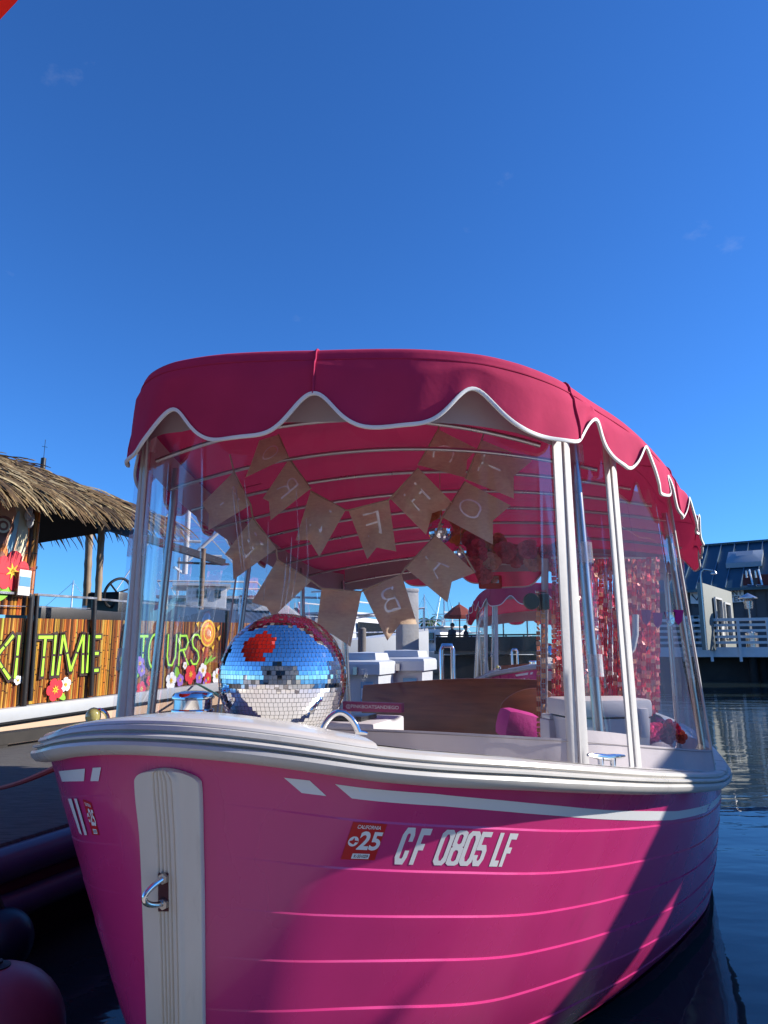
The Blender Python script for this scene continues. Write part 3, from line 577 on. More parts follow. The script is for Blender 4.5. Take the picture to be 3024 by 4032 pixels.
m.grid(np.array([hull_o(va*(1-q) + vb*q, ta*(1-q) + tb_*q, 0.0005 + lap(va*(1-q) + vb*q, ta*(1-q) + tb_*q)) for q in (0, .34, .67, 1)])); m.build('side_stripe', 'decal', boat)
V, Fc = quad_px(zl([(388, 225), (560, 208), (553, 290), (410, 293)])); hull_mesh(V, Fc, -.3, .0012, 'side_stripe', 'decal')
V, Fc = quad_px(zl([(610, 203), (665, 200), (648, 290), (595, 290)])); hull_mesh(V, Fc, -.3, .0012, 'bow_stripe', 'decal')
def warp(V, c):                                            # unit square (x right, y up) -> pixel quad given as TL TR BR BL
    c = np.array(c, float); x, y = V[:, :1], V[:, 1:2]
    return (c[3]*(1-x) + c[2]*x)*(1-y) + (c[0]*(1-x) + c[1]*x)*y
def word_px(txt, c, tau0, off, name, mat, parent=None, bold=0., shear=0.):
    V, Fc = text_mesh(txt, bold); V = V / [V[:, 0].max(), 1]; V = V.copy(); V[:, 0] += shear * (V[:, 1] - .5)
    return hull_mesh(warp(V, c), Fc, tau0, off, name, mat, parent)
# heavy condensed registration letters, drawn as strokes
GL = {'C': [[(.95, .62), (.95, .8), (.8, 1), (.2, 1), (0, .8), (0, .2), (.2, 0), (.8, 0), (.95, .2), (.95, .38), (.62, .38), (.62, .2), (.56, .16), (.42, .16), (.36, .2), (.36, .8), (.42, .84), (.56, .84), (.62, .8), (.62, .62)]],
      'F': [[(0, 0), (.4, 0), (.4, .40), (.82, .40), (.82, .58), (.4, .58), (.4, .82), (1, .82), (1, 1), (0, 1)]],
      'L': [[(0, 0), (.95, 0), (.95, .18), (.45, .18), (.45, 1), (0, 1)]],
      '5': [[(0, .2), (.2, 0), (.78, 0), (1, .2), (1, .46), (.8, .62), (.36, .62), (.36, .85), (1, .85), (1, 1), (.04, 1), (.04, .46), (.55, .46), (.64, .42), (.64, .22), (.55, .16), (.42, .16), (.38, .2), (.38, .32), (0, .32)]]}
def ring(x0, y0, x1, y1, th_x, th_y, cut=.22):
    def o(a, b, c, d, k): kx, ky = k*(c-a), k*(d-b)*.5; return [(a+kx, b), (c-kx, b), (c, b+ky), (c, d-ky), (c-kx, d), (a+kx, d), (a, d-ky), (a, b+ky)]
    A, B = o(x0, y0, x1, y1, cut), o(x0+th_x, y0+th_y, x1-th_x, y1-th_y, .3); return [[A[i], A[(i+1) % 8], B[(i+1) % 8], B[i]] for i in range(8)]
GL['0'] = ring(0, 0, 1, 1, .31, .13); GL['8'] = ring(.03, .5, .97, 1, .30, .11) + ring(0, 0, 1, .56, .31, .12)
def glyph(ch):
    V = []; Fc = []
    for poly in GL[ch]:
        o = len(V); V += poly; Fc.append(tuple(range(o, len(V))))
    bm = bmesh.new(); vv = [bm.verts.new((*p, 0)) for p in V]
    for fc in Fc:
        try: bm.faces.new([vv[i] for i in fc])
        except ValueError: pass
    bm.normal_update(); bmesh.ops.triangulate(bm, faces=bm.faces, ngon_method='EAR_CLIP'); bmesh.ops.subdivide_edges(bm, edges=bm.edges, cuts=1); bm.normal_update(); bmesh.ops.triangulate(bm, faces=bm.faces)
    bm.verts.index_update(); R = np.array([v.co[:2] for v in bm.verts]), [tuple(v.index for v in f_.verts) for f_ in bm.faces]; bm.free(); return R
for ch, x0, x1 in (('C', 540, 632), ('F', 660, 738), ('0', 825, 918), ('8', 922, 1012), ('0', 1014, 1106), ('5', 1106, 1184), ('L', 1242, 1304), ('F', 1312, 1372)):
    V, Fc = glyph(ch); yb = 465 + .022*(x0 - 540); hgt = 272 - .032*(x0 - 540); sh = 96 - .02*(x0 - 540)
    c = zc([(x0 + sh, yb - hgt), (x1 + sh, yb - hgt + 3), (x1, yb + 2), (x0, yb)]); hull_mesh(warp(V, c), Fc, .4, .0004, 'registration_character', 'decal')
for tau0, q, nm in ((.3, zc([(258, 155), (503, 170), (412, 435), (168, 428)]), 0), (-.25, zl([(545, 408), (600, 432), (652, 642), (606, 640)]), 1)):
    V, Fc = quad_px([q[0], q[1], q[2], q[3]], 8, 8); st = hull_mesh(V, Fc, tau0, .0007, 'registration_sticker', 'stickred')
    def sub(a, b, c, d): return warp(np.array([(a, d), (c, d), (c, b), (a, b)], float), q)
    word_px('CALIFORNIA', sub(.17, .84, .86, .94), tau0, .0012, 'state_name', 'stickwhite', st, .012)
    word_px('25', sub(.34, .27, .99, .78), tau0, .0012, 'year_number', 'stickwhite', st, .03)
    V, Fc = quad_px(sub(.29, .03, .80, .17)); hull_mesh(V, Fc, tau0, .0010, 'number_plate', 'stickwhite', st)
    word_px('K-551029', sub(.35, .06, .76, .145), tau0, .0014, 'sticker_number', 'ink', st, .01)
    th = np.linspace(0, 2*math.pi, 25)[:-1]; V = np.array([(.19 + .15*math.cos(a), .49 + .135*math.sin(a)) for a in th] + [(.19, .49)]); Fc = [(i, (i+1) % 24, 24) for i in range(24)]
    hull_mesh(warp(V, q), Fc, tau0, .0010, 'emblem', 'stickwhite', st)
    V = np.array([(.07, .50), (.15, .52), (.19, .60), (.22, .52), (.33, .51), (.33, .47), (.25, .47), (.22, .41), (.16, .43), (.09, .46)]); hull_mesh(warp(V, q), [tuple(range(10))], tau0, .0013, 'emblem_mark', 'stickred', st)
# the last letters on the far side, seen edge-on
for a, b, c, d in (((455, 402), (478, 402), (545, 640), (528, 628)), ((495, 402), (512, 402), (578, 640), (562, 640))):
    V, Fc = quad_px(zl([a, b, c, d])); hull_mesh(V, Fc, -.25, .0022, 'registration_character', 'decal')
# stem guard
gx0 = pchip([3020, 3040, 3065, 3300, 3600, 4032, 4300], [600, 552, 540, 561, 574, 591, 600]); gx1 = pchip([3020, 3050, 3075, 3300, 3600, 4032, 4300], [720, 780, 796, 803, 808, 810, 812])
ys = np.concatenate([np.linspace(3022, 3075, 9), np.linspace(3090, 4250, 40)]); fr = np.linspace(0, 1, 121)
X = gx0(ys)[:, None] * (1 - fr) + gx1(ys)[:, None] * fr; Y = np.repeat(ys[:, None], 121, 1) + (45 * (fr - .45)**2 * np.clip((3120 - ys) / 100, 0, 1)[:, None])
v, t = inv(X.ravel(), Y.ravel(), .1); v = v.reshape(X.shape); t = t.reshape(X.shape)
ridge = .009 + .0035 * np.exp(-((fr - .62) / .06)**2) - .0035 * sum(np.exp(-((fr - g) / .012)**2) for g in (.31, .37, .43, .49)) - .003 * np.exp(-((fr - .585) / .012)**2)
ridge[[0, -1]] = .0005; ridge[[1, -2]] = .005; ridge[[2, -3]] = .0078
sg_ = MB(); sg_.grid(hull_o(v, t, np.broadcast_to(ridge, v.shape) * np.clip((ys - 3021) / 6, .1, 1)[:, None])); sg_.build('stem_guard', 'guard', boat, ang=60)
def onstem(x, y, o): v, t = inv(x, y, .1); return hull_o(v, t, o)[0]
pl = MB(); a = [onstem(640, 3428, .0072), onstem(678, 3428, .0072), onstem(678, 3576, .0072), onstem(640, 3576, .0072)]; pl.prism(a, unit(np.cross(a[1]-a[0], a[3]-a[0])) * -.0028 if True else 0)
eye = pl.build('eye_plate', 'maroon', boat)  # dark maroon puts the shade of a recess into the plate colour
p1, p2 = onstem(662, 3446, .008), onstem(662, 3545, .008); nrm = unit(PY(662, 3500, .5) - CAM) * -1; nrm = unit(hull_n(np.array([.25]), np.array([0.]))[0]); lf = unit(np.cross(Z3, AX))
pts = [(p1*(1-k) + p2*k) + nrm * (.030*math.sin(math.pi*k)**.55) + lf * (.012*math.sin(math.pi*k)**.7) for k in np.linspace(0, 1, 15)]
b = MB(); b.tube(pts, .0042, 12); b.build('bow_eye', 'chrome', boat)
for p in (p1, p2): b = MB(); b.lathe([(.0001, .006), (.0075, .006), (.0085, .003), (.0085, -.004)], p, 6, nrm); b.build('eye_nut', 'steel', eye)
# deck fittings
def deckpt(x, y, z=None):
    """where a photo pixel meets the foredeck"""
    P = PY(x, y, 1.3)
    for Yy in np.linspace(1.0, 3.2, 441):
        P = PY(x, y, Yy); s = float((P - O) @ AX)
        if P[2] <= float(z_rail(max(s, 0))) + .034: return P
    return P
vent_p = Wp(.40, -.175, float(z_rail(.4)) + .036)
vm = MB(); vm.lathe([(.001, .050), (.020, .0495), (.036, .046), (.040, .040), (.040, .036), (.036, .034), (.036, .017), (.040, .015), (.042, .004), (.042, 0)], PY(757, 2826, vent_p[1] - .12) , 40); vm.build('deck_vent', 'chrome', boat)
ck = PY(1340, 2884, 1.36); al_ = unit(np.array([.95, .12, -.06])); ch_ = MB()
ch_.tube([ck + al_ * (-.034 + .068*k) + Z3 * (.002 + .034 * math.sin(math.pi*k)**.75) for k in np.linspace(0, 1, 15)], [.0055 + .001*abs(k-7)/7 for k in range(15)], 12)
for sgn in (-1, 1): ch_.tube([ck + al_*.028*sgn + Z3*.004, ck + al_*.050*sgn + Z3*.001], [.006, .003], 10)
ch_.build('bow_chock', 'chrome', boat)
cl = PY(2392, 3042, 1.56); ex = unit(np.array([.80, .60, -.10])); b = MB()
b.tube([cl + ex*k*.062 + Z3*(.030 + .004*abs(k)) for k in np.linspace(-1, 1, 9)], [.003, .005, .0062, .007, .007, .007, .0062, .005, .003], 12)
for sgn in (-.33, .33): b.tube([cl + ex*.062*sgn + Z3*h for h in (0, .006, .015, .030)], [.013, .007, .006, .007], 12)
b.box(cl + Z3*.001, (.075, .022, .004), ex); b.build('mooring_cleat', 'chrome', boat)
nl_ = PY(365, 2842, 1.66); b = MB(); b.ball(nl_ + Z3*.012, .017, 18, sq=(1, 1, 1.15)); b.build('bow_light', 'navlight', boat)
b = MB(); b.tube([nl_ + np.array([.012, .004, 0]) + .021*np.array([math.cos(a), 0, math.sin(a)*1.2]) for a in np.linspace(-.2, 2.2, 12)], .005, 8); b.box(nl_ - Z3*.006, (.058, .03, .008), (1, .2, 0)); b.build('light_shroud', 'chrome', boat)
# ------------------------------------------------------------------ inside the boat
def facing(x, y, Y): return PY(x, y, Y)
sb = MB(); G = []
for t in np.linspace(-.74, .74, 30):
    s = 2.75 - .10 * (1 - (t/.74)**2); G.append([Wp(s + .05*k2, t, .44 + k*(.40 + .035*math.cos(t*2.6))) for k, k2 in ((0, 0), (.5, .3), (.93, .6), (1, .9), (1, 1.4), (.9, 1.6), (0, 1.6))])
sb.grid(np.array(G)); sb.build('seat_back', 'wood', boat, ang=50)
b = MB(); b.box(Wp(1.55, -.34, .60), (.34, .34, .34), AX); b.build('locker', 'liner', boat, bevel=.012)
b = MB(); b.box(Wp(1.5, -.34, .778), (.16, .22, .016), AX); b.build('locker_tray', 'dark', boat, bevel=.004)
b = MB(); b.box(Wp(2.4, -.05, .50), (.34, 1.0, .06), AX); b.build('seat_cushion', 'teak', boat, bevel=.02)
pq = [PY(x, y, 2.95) for x, y in ((1350, 2762), (1580, 2770), (1580, 2806), (1350, 2800))]
b = MB(); b.prism(pq, (.012, .03, 0)); plq = b.build('name_plaque', 'plaque', boat, smooth=False)
V, Fc = text_mesh('@PINKBOATSANDIEGO', .01); V = V / [V[:, 0].max(), 1]; c = [PY(x, y, 2.935) for x, y in ((1362, 2772), (1570, 2779), (1570, 2797), (1362, 2791))]
x_, y_ = V[:, :1], V[:, 1:]; b = MB(); b.add((c[3]*(1-x_) + c[2]*x_)*(1-y_) + (c[0]*(1-x_) + c[1]*x_)*y_, Fc); b.build('plaque_lettering', 'decal', plq, smooth=False)
b = MB(); c1 = PY(2075, 2775, 2.62); th = np.linspace(0, 2*math.pi, 36, endpoint=False)
b.prism([c1 + np.array([.10*math.cos(a), .012*math.cos(a), .055*math.sin(a) + .018*math.cos(a)]) for a in th], (.006, .02, 0)); b.build('wooden_dash', 'wood', boat, bevel=.004)
# grab hoop at the stern
b = MB(); h0, h1 = PY(1740, 2700, 5.0), PY(1786, 2700, 5.0); b.tube([h0 - Z3*.1, h0 + Z3*.24, h0 + Z3*.27 + (h1-h0)*.15, h1 + Z3*.27 - (h1-h0)*.15, h1 + Z3*.24, h1 - Z3*.1], .017, 10); b.build('stern_hoop', 'chrome', boat)
# ------------------------------------------------------------------ things carried on the boat
def mirror_ball(name, c, R, label, tile, group=None, hook=True, rest=False):
    c = np.asarray(c, float); t = thing(name, c - Z3*R, label, 'disco ball', group)
    m = MB(); m.ball(c, R*.985, 40); m.build('core', 'grout', t); m = MB(); rows_ = int(round(math.pi*R/tile))
    for i in range(rows_):
        th = (i + .5)*math.pi/rows_; n = max(3, int(round(2*math.pi*R*math.sin(th)/tile))); of = NR.rand()
        for j in range(n):
            ph = (j + of)*2*math.pi/n; nr = np.array([math.sin(th)*math.cos(ph), math.sin(th)*math.sin(ph), math.cos(th)]); u = np.array([-math.sin(ph), math.cos(ph), 0]); v = np.cross(nr, u)
            tl = NR.normal(0, .017, 2); n2 = unit(nr + u*tl[0] + v*tl[1]); u2 = unit(u - n2*(u@n2)); v2 = np.cross(n2, u2); a = tile*.5*.91; bq_ = math.pi*R*math.sin(th)/n*.91; p = c + nr*R
            a, b = a, bq_; m.add([p - u2*b - v2*a, p + u2*b - v2*a, p + u2*b + v2*a, p - u2*b + v2*a], [(0, 1, 2, 3)])
    m.build('mirror_tiles', 'mirror', t, smooth=False)
    if hook:
        m = MB(); m.lathe([(.2*R, .96*R), (.2*R, 1.08*R), (.001, 1.09*R)], c, 14); m.tube([c + Z3*1.08*R, c + Z3*1.35*R], .0015 + .01*R, 6); m.build('hanger_cap', 'steel', t)
    return t
P = PY(1115, 2668, 1.45); mirror_ball('disco_ball', P, .1262, 'large mirror-tiled disco ball resting on the white foredeck', .0083, hook=False)
for x, y, r, Y, l in ((1735, 2092, 50, 2.25, 'largest of three small disco balls hanging under the canopy'), (1815, 2172, 30, 2.45, 'middle of three small disco balls, hanging beside the pink flowers'), (1889, 2245, 23, 2.6, 'smallest disco ball, lowest, just above the rear-view mirror')):
    c = PY(x, y, Y); R = r/F_PX*Y*.99; mirror_ball('hanging_disco_ball', c, R, l, .0085, 'small disco balls under the canopy')
    m = MB(); m.tube([c + Z3*R*1.2, c + Z3*.2], .0012, 5); m.build('cord', 'string', [o for o in bpy.data.objects if o.name.startswith('hanging_disco_ball')][-1])
# bunting
bt_ = thing('burlap_bunting', PY(1500, 2100, 2.0), 'burlap swallowtail bunting with pale reversed letters looped under the canopy', 'bunting')
FL = [('T', (921, 1857), (987, 1988), (820, 2089), (822, 2023), (795, 1983), 1.98), ('E', (995, 2038), (1088, 2160), (919, 2283), (915, 2205), (886, 2182), 2.02), ('', (1092, 2203), (1227, 2287), (1075, 2430), (1050, 2390), (991, 2371), 2.06),
      ('O', (1097, 1711), (1135, 1800), (966, 1880), (990, 1822), (1021, 1734), 1.95), ('R', (1139, 1806), (1223, 1924), (1065, 2049), (1059, 1975), (1035, 1962), 1.97), ('L', (1223, 1933), (1360, 2009), (1257, 2192), (1217, 2127), (1164, 2127), 2.0),
      ('E', (1372, 2009), (1531, 1968), (1560, 2171), (1483, 2156), (1446, 2202), 2.02), ('H', (1536, 1963), (1647, 1843), (1791, 1990), (1702, 2021), (1678, 2106), 2.0), ('C', (1647, 1831), (1726, 1691), (1876, 1766), (1840, 1810), (1832, 1881), 1.97),
      ('T', (1832, 1886), (1897, 1732), (2095, 1814), (2023, 1874), (2023, 1963), 1.93), ('O', (1741, 2036), (1832, 1896), (2011, 1990), (1941, 2050), (1941, 2144), 1.98), ('A', (1596, 2236), (1716, 2108), (1871, 2255), (1779, 2291), (1762, 2373), 2.04),
      ('B', (1427, 2325), (1581, 2260), (1642, 2458), (1574, 2458), (1525, 2523), 2.06), ('', (1266, 2316), (1424, 2330), (1380, 2547), (1313, 2501), (1248, 2463), 2.08)]
for ch, A, B, Cc, N, D, Y in FL:
    A, B, Cc, N, D = [np.array(p, float) for p in (A, B, Cc, N, D)]; tw = RNG.uniform(-.05, .05); bl = RNG.uniform(-.06, .06)
    def fl(u, w, o=0.):
        u, w = np.broadcast_arrays(np.asarray(u, float), np.asarray(w, float)); k = np.clip(u*2, 0, 1)[..., None]; k2 = np.clip(u*2 - 1, 0, 1)[..., None]
        bot = D*(1-k) + N*k; bot = np.where(u[..., None] > .5, N*(1-k2) + Cc*k2, bot); top = A*(1-u[..., None]) + B*u[..., None]
        W_ = w[..., None]; p = top*(1-W_) + bot*W_; Yv = Y + tw*(u - .5)*1.4 + bl*np.sin(w*3.0) + .010*np.sin(u*6 + w*3) + .006*np.sin(w*11 + u*4) - o
        d = ray(p[..., 0], p[..., 1]); return CAM + d*(Yv/d[..., 1])[..., None]
    U, Wg = np.meshgrid(np.linspace(0, 1, 15), np.linspace(0, 1, 13), indexing='ij'); m = MB(); G = fl(U, Wg); m.grid(G); fo = m.build('pennant', 'burlap', bt_, ang=80)
    if ch:
        V, Fc = text_mesh(ch, -.02); V = V.copy(); V[:, 0] = V[:, 0]/V[:, 0].max(); wd_ = .42
        x = .5 + wd_*(.5 - V[:, 0]); y = .66 - .50*V[:, 1]                                     # reversed: seen from behind
        m = MB(); m.add(fl(x, y, .0025), Fc); m.build('painted_letter', 'letter', fo, smooth=False)
    m = MB(); m.tube([fl(0, 0), fl(.5, 0), fl(1, 0)], .0026, 5); m.build('hem_string', 'string', fo)
for pts in (((905, 1790), (921, 1857)), ((987, 1988), (995, 2038)), ((1088, 2160), (1092, 2203)), ((1227, 2287), (1266, 2316)), ((1360, 2009), (1372, 2009)), ((1531, 1968), (1536, 1963)), ((1424, 2330), (1427, 2325)), ((1581, 2260), (1596, 2236)), ((1716, 2108), (1741, 2036)), ((1726, 1691), (1735, 1655)), ((1897, 1732), (1910, 1690)), ((1871, 2255), (1810, 2150))):
    m = MB(); m.tube([PY(*pts[0], 2.0), PY(*pts[1], 2.0)], .0026, 5); m.build('twine', 'string', bt_)
# flower garland along a canopy bow
ga = thing('flower_garland', PY(1900, 2180, 2.5), 'garland of pink, coral and cream silk flowers along a canopy bow', 'garland')
def flower(c, r, col, par, nm='flower', toward=None):
    m = MB(); ax = unit((CAM - c) if toward is None else toward); x = unit(np.cross(Z3, ax)); y = np.cross(ax, x)
    for ring_, (n, rr, lift) in enumerate(((7, 1.0, .12), (6, .72, .34), (5, .45, .55))):
        for i in range(n):
            a = i*2*math.pi/n + ring_*.5 + RNG.uniform(-.2, .2); d = x*math.cos(a) + y*math.sin(a); s2 = -x*math.sin(a) + y*math.cos(a); g = RNG.uniform(.75, 1.15); cc = tuple(min(1, q*g) for q in col); rr2 = rr*RNG.uniform(.85, 1.12)
            G = [[c + d*r*rr2*u + s2*r*rr2*w_*k + ax*r*(lift*u*1.2 + .18*(k*k) + .12*math.sin(u*5)) for k in (-1, -.3, .4, 1)] for u, w_ in ((.05, .06), (.35, .30), (.7, .42), (.92, .32), (1.0, .12))]
            m.grid(np.array(G), col=cc)
    return m.build(nm, 'flower', par, ang=70)
fc = [(.62, .10, .14), (.70, .20, .14), (.62, .05, .12), (.72, .40, .33), (.70, .27, .10), (.66, .14, .20)]
for i, (x, y, r) in enumerate(((1705, 2020, 40), (1790, 2062, 48), (1822, 2105, 58), (1858, 2142, 50), (1895, 2118, 45), (1880, 2170, 42), (1925, 2165, 50), (1960, 2135, 38), (1990, 2170, 46), (2035, 2185, 48), (2080, 2165, 40), (2110, 2200, 46), (2150, 2178, 38), (2190, 2205, 50), (1930, 2215, 40), (1905, 2262, 34), (1870, 2215, 30), (2200, 2160, 30))):
    Y = 2.5 + RNG.uniform(-.06, .06); flower(PY(x, y, Y), r/F_PX*Y*1.05, fc[3] if i in (13, 14, 11) else fc[i % 3 if i % 2 else RNG.randrange(6)], ga)
m = MB(); m.tube([PY(x, y, 2.54) for x, y in ((1690, 2020), (1800, 2080), (1900, 2140), (2000, 2160), (2100, 2180), (2210, 2195))], .004, 6); m.build('garland_stem', 'leaf', ga)
rm = thing('rear_view_mirror', PY(1930, 2292, 2.72), 'red-backed rear-view mirror under the flower garland', 'mirror'); c = PY(1930, 2292, 2.72); m = MB(); m.box(c, (.088, .02, .052), (1, -.15, 0)); m.build('housing', 'red', rm, bevel=.008); m = MB(); m.box(c + np.array([.016, -.0125, .008]), (.03, .003, .026), (1, -.15, 0)); m.build('glass', 'mirror', rm); m = MB(); m.tube([c, c + Z3*.07 + np.array([0, .02, 0])], .004, 6); m.build('bracket', 'dark', rm)
# sequin curtains
sq_cols = [(.85, .03, .06), (.65, .015, .04), (.90, .10, .14), (.95, .40, .26), (1.0, .55, .38), (.75, .05, .10), (.5, .02, .04), (.88, .18, .12), (.70, .26, .22), (.8, .02, .05)]; cu_cols = [(.70, .30, .14), (.62, .20, .09), (.80, .45, .22), (.45, .10, .06), (.75, .36, .2)]
def curtain(label, corners, Y0, Y1, cols, dx, dy, sz, skip=.0):
    a, b, c_, d = [np.array(p, float) for p in corners]; t = thing('sequin_curtain', PY(*((a + b)/2), Y0), label, 'curtain', 'sequin curtains'); m = MB(); rod = MB()
    wdt = abs(np.linalg.norm(PY(*b, Y1) - PY(*a, Y0))); nx = int(wdt/dx); hgt = abs(PY(*d, Y0)[2] - PY(*a, Y0)[2]); ny = int(hgt/dy)
    for i in range(nx):
        u = (i + .5)/nx; top = a*(1-u) + b*u; bot = d*(1-u) + c_*u; Yc = Y0*(1-u) + Y1*u + RNG.uniform(-.015, .015); p0, p1 = PY(*top, Yc), PY(*bot, Yc); rod.tube([p0, p1], .0006, 4)
        ph = RNG.random()
        for j in range(ny):
            if RNG.random() < skip: continue
            p = p0 + (p1 - p0)*((j + .5 + (.5 if i % 2 else 0))/(ny + .5)); ya = RNG.gauss(.2, .33); pa = RNG.gauss(0, .2); ex = np.array([math.cos(ya), math.sin(ya)*.9, 0]); n_ = unit(np.array([math.sin(ya), -math.cos(ya), pa])); ez = np.cross(ex, n_); ez = unit(ez)*(1 if ez[2] > 0 else -1); g = RNG.uniform(.7, 1.3); cc = RNG.choice(cols); cc = tuple(min(1, x*g) for x in cc); h = sz*.5
            m.add([p - ex*h - ez*h, p + ex*h - ez*h, p + ex*h + ez*h, p - ex*h + ez*h], [(0, 1, 2, 3)], col=cc)
    m.build('sequins', 'sequin', t, smooth=False); rod.build('strands', 'string', t); m = MB(); m.tube([PY(*a, Y0), PY(*b, Y1)], .005, 6); m.build('curtain_rod', 'steel', t)
curtain('wide curtain of red and rose sequin squares behind the right corner of the boat', ((2170, 2195), (2600, 2195), (2600, 2800), (2170, 2945)), 2.35, 2.2, sq_cols, .0148, .0158, .0138)
curtain('inner layer of the red and rose sequin curtain, close behind the wide one', ((2175, 2195), (2590, 2195), (2590, 2810), (2175, 2940)), 2.38, 2.23, sq_cols, .0155, .0160, .0140)
curtain('narrow copper sequin strip hanging just left of the wide red curtain', ((2108, 2330), (2150, 2330), (2150, 2915), (2112, 2915)), 2.3, 2.3, cu_cols, .0135, .0158, .0135)
m = MB(); a, b = PY(2146, 2200, 2.36), PY(2140, 2950, 2.36); m.bar(a, b, .022, .022, NX); tag(m.build('white_upright', 'skirt', bevel=.003), 'slim pale upright between the copper strip and the red sequin curtain', 'post')
fn = thing('clip_fan', PY(2092, 2368, 2.28), 'small round black clip-on fan beside the sequin curtain', 'fan'); c = PY(2092, 2368, 2.28); m = MB()
for r in (.024, .017, .010): m.tube([c + r*(math.cos(a)*np.array([1, 0, 0]) + math.sin(a)*Z3) + np.array([0, -.008, 0]) for a in np.linspace(0, 6.2832, 25)[:-1]], .0013, 5, closed=True)
m.lathe([(.001, -.012), (.024, -.012), (.027, .0), (.022, .02), (.001, .022)], c, 20, (0, 1, 0)); m.build('fan_head', 'dark', fn); m = MB(); m.box(c + np.array([.045, .02, 0]), (.03, .03, .05)); m.build('clip', 'dark', fn, bevel=.004)
# coolers, cushion, posy, jars
cz = PY(2365, 2962, 2.05); cq = thing('hard_cooler', cz, 'large white hard cooler with black handle recesses at the right of the cockpit', 'cooler'); ex = unit([1, .18, 0]); ey = np.cross(Z3, ex); q = lambda x, y, z: cz + ex*x + ey*y + Z3*z
m = MB(); m.grid(np.array([[q(x, y, z) for x, y in ((-w_, -d_), (w_, -d_), (w_, d_), (-w_, d_))] for z, w_, d_ in ((0, .098, .07), (.005, .103, .075), (.095, .110, .08), (.096, .001, .001))]), wrap=True); m.build('cooler_body', 'cooler', cq, ang=30)
m = MB(); m.box(q(0, 0, .122), (.235, .172, .048), ex); m.build('cooler_lid', 'cooler', cq, bevel=.012)
for x in (-.062, .042): m = MB(); m.box(q(x, -.079, .030), (.030, .006, .050), ex); m.build('handle_recess', 'dark', cq, bevel=.002)
for x in (.085,): m = MB(); m.box(q(x, -.088, .085), (.026, .014, .075), ex); m.build('latch', 'cooler', cq, bevel=.004)
cz2 = PY(2192, 2938, 2.12); c2 = thing('small_cooler', cz2, 'small pale box cooler left of the large white one', 'cooler'); m = MB(); m.box(cz2 + Z3*.038, (.07, .07, .076), ex); m.build('cooler_body', 'cooler', c2, bevel=.006); m = MB(); m.box(cz2 + Z3*.083, (.062, .062, .014), ex); m.build('cooler_lid', 'boatwhite', c2, bevel=.005)
m = MB(); c = PY(2040, 2856, 2.5); m.box(c, (.135, .10, .10), (1, .3, -.25), ez=(.25, 0, 1)); tag(m.build('pink_cushion', 'magenta', bevel=.032), 'bright magenta cushion tipped on its side beside the curtain', 'cushion')
ps = thing('flower_posy', PY(2560, 2930, 2.0), 'bright pink flower posy inside the right side window', 'flowers')
for x, y, r, cc in ((2560, 2888, 42, (1.0, .09, .30)), (2525, 2878, 26, (1.0, .25, .2)), (2590, 2870, 24, (.6, .02, .10)), (2550, 2915, 26, (.78, .10, .16)), (2625, 2900, 30, (.35, .01, .05)), (2645, 2868, 34, (.30, .01, .04)), (2675, 2900, 28, (.45, .08, .05))): flower(PY(x, y, 2.02), r/F_PX*2.02, cc, ps)
m = MB(); m.tube([PY(2560, 2890, 2.03), PY(2565, 2990, 2.03)], .004, 6); m.tube([PY(2610, 2840, 2.03), PY(2575, 2900, 2.03)], .003, 6); m.build('stems', 'dark', ps)
def bowl(label, x, y, r, Y, mat):
    c = PY(x, y, Y); R = r/F_PX*Y; m = MB(); m.lathe([(.001, -R*.8), (R*.6, -R*.78), (R*.95, -R*.2), (R, .2*R), (R*.8, .75*R), (R*.3, R), (.001, R*1.02)], c, 24); return tag(m.build('seat_pouffe', mat), label, 'pouffe')
bowl('grey rounded pouffe under the pink posy', 2600, 2975, 48, 2.0, 'skirt'); 0 and bowl('pale rounded pouffe right of the grey one', 2668, 2985, 46, 2.1, 'boatwhite')
m = MB(); tg_ = [PY(x, y, 2.0) for x, y in ((2462, 2585), (2490, 2555), (2502, 2500), (2502, 2420))]; m.tube(tg_, .0085, 10); tag(m.build('white_hose', 'boatwhite'), 'short curved white hose hanging in front of the red sequins', 'hose')
pb = thing('pink_pennants', PY(2600, 2400, 2.05), 'string of pink and silver party pennants inside the right side window', 'bunting')
for i, (x, y) in enumerate(((2545, 2400), (2590, 2412), (2640, 2408), (2672, 2400))):
    m = MB(); m.prism([PY(x - 20, y, 2.1), PY(x + 20, y + 2, 2.1), PY(x + 15, y + 44, 2.1), PY(x, y + 62, 2.1), PY(x - 15, y + 44, 2.1)], (0, .002, 0)); m.build('pennant', ['flower', 'magenta', 'silver', 'magenta'][i] if i else 'plaque', pb, smooth=False)
# ------------------------------------------------------------------ the second pink boat, berthed astern
b2 = copy_tree(boat, skip=('canopy_bow', 'edge_seam')); b2.location = (1.50 + .02, 6.75, 0); b2.rotation_euler = (0, 0, math.radians(5)); b2['label'] = 'second pink boat with the same canopy, moored astern beyond the red sequin curtain'
mirror_ball('disco_ball', np.array([1.62, 7.15, .98]), .115, 'disco ball on the bow of the second pink boat astern', .02, hook=False)
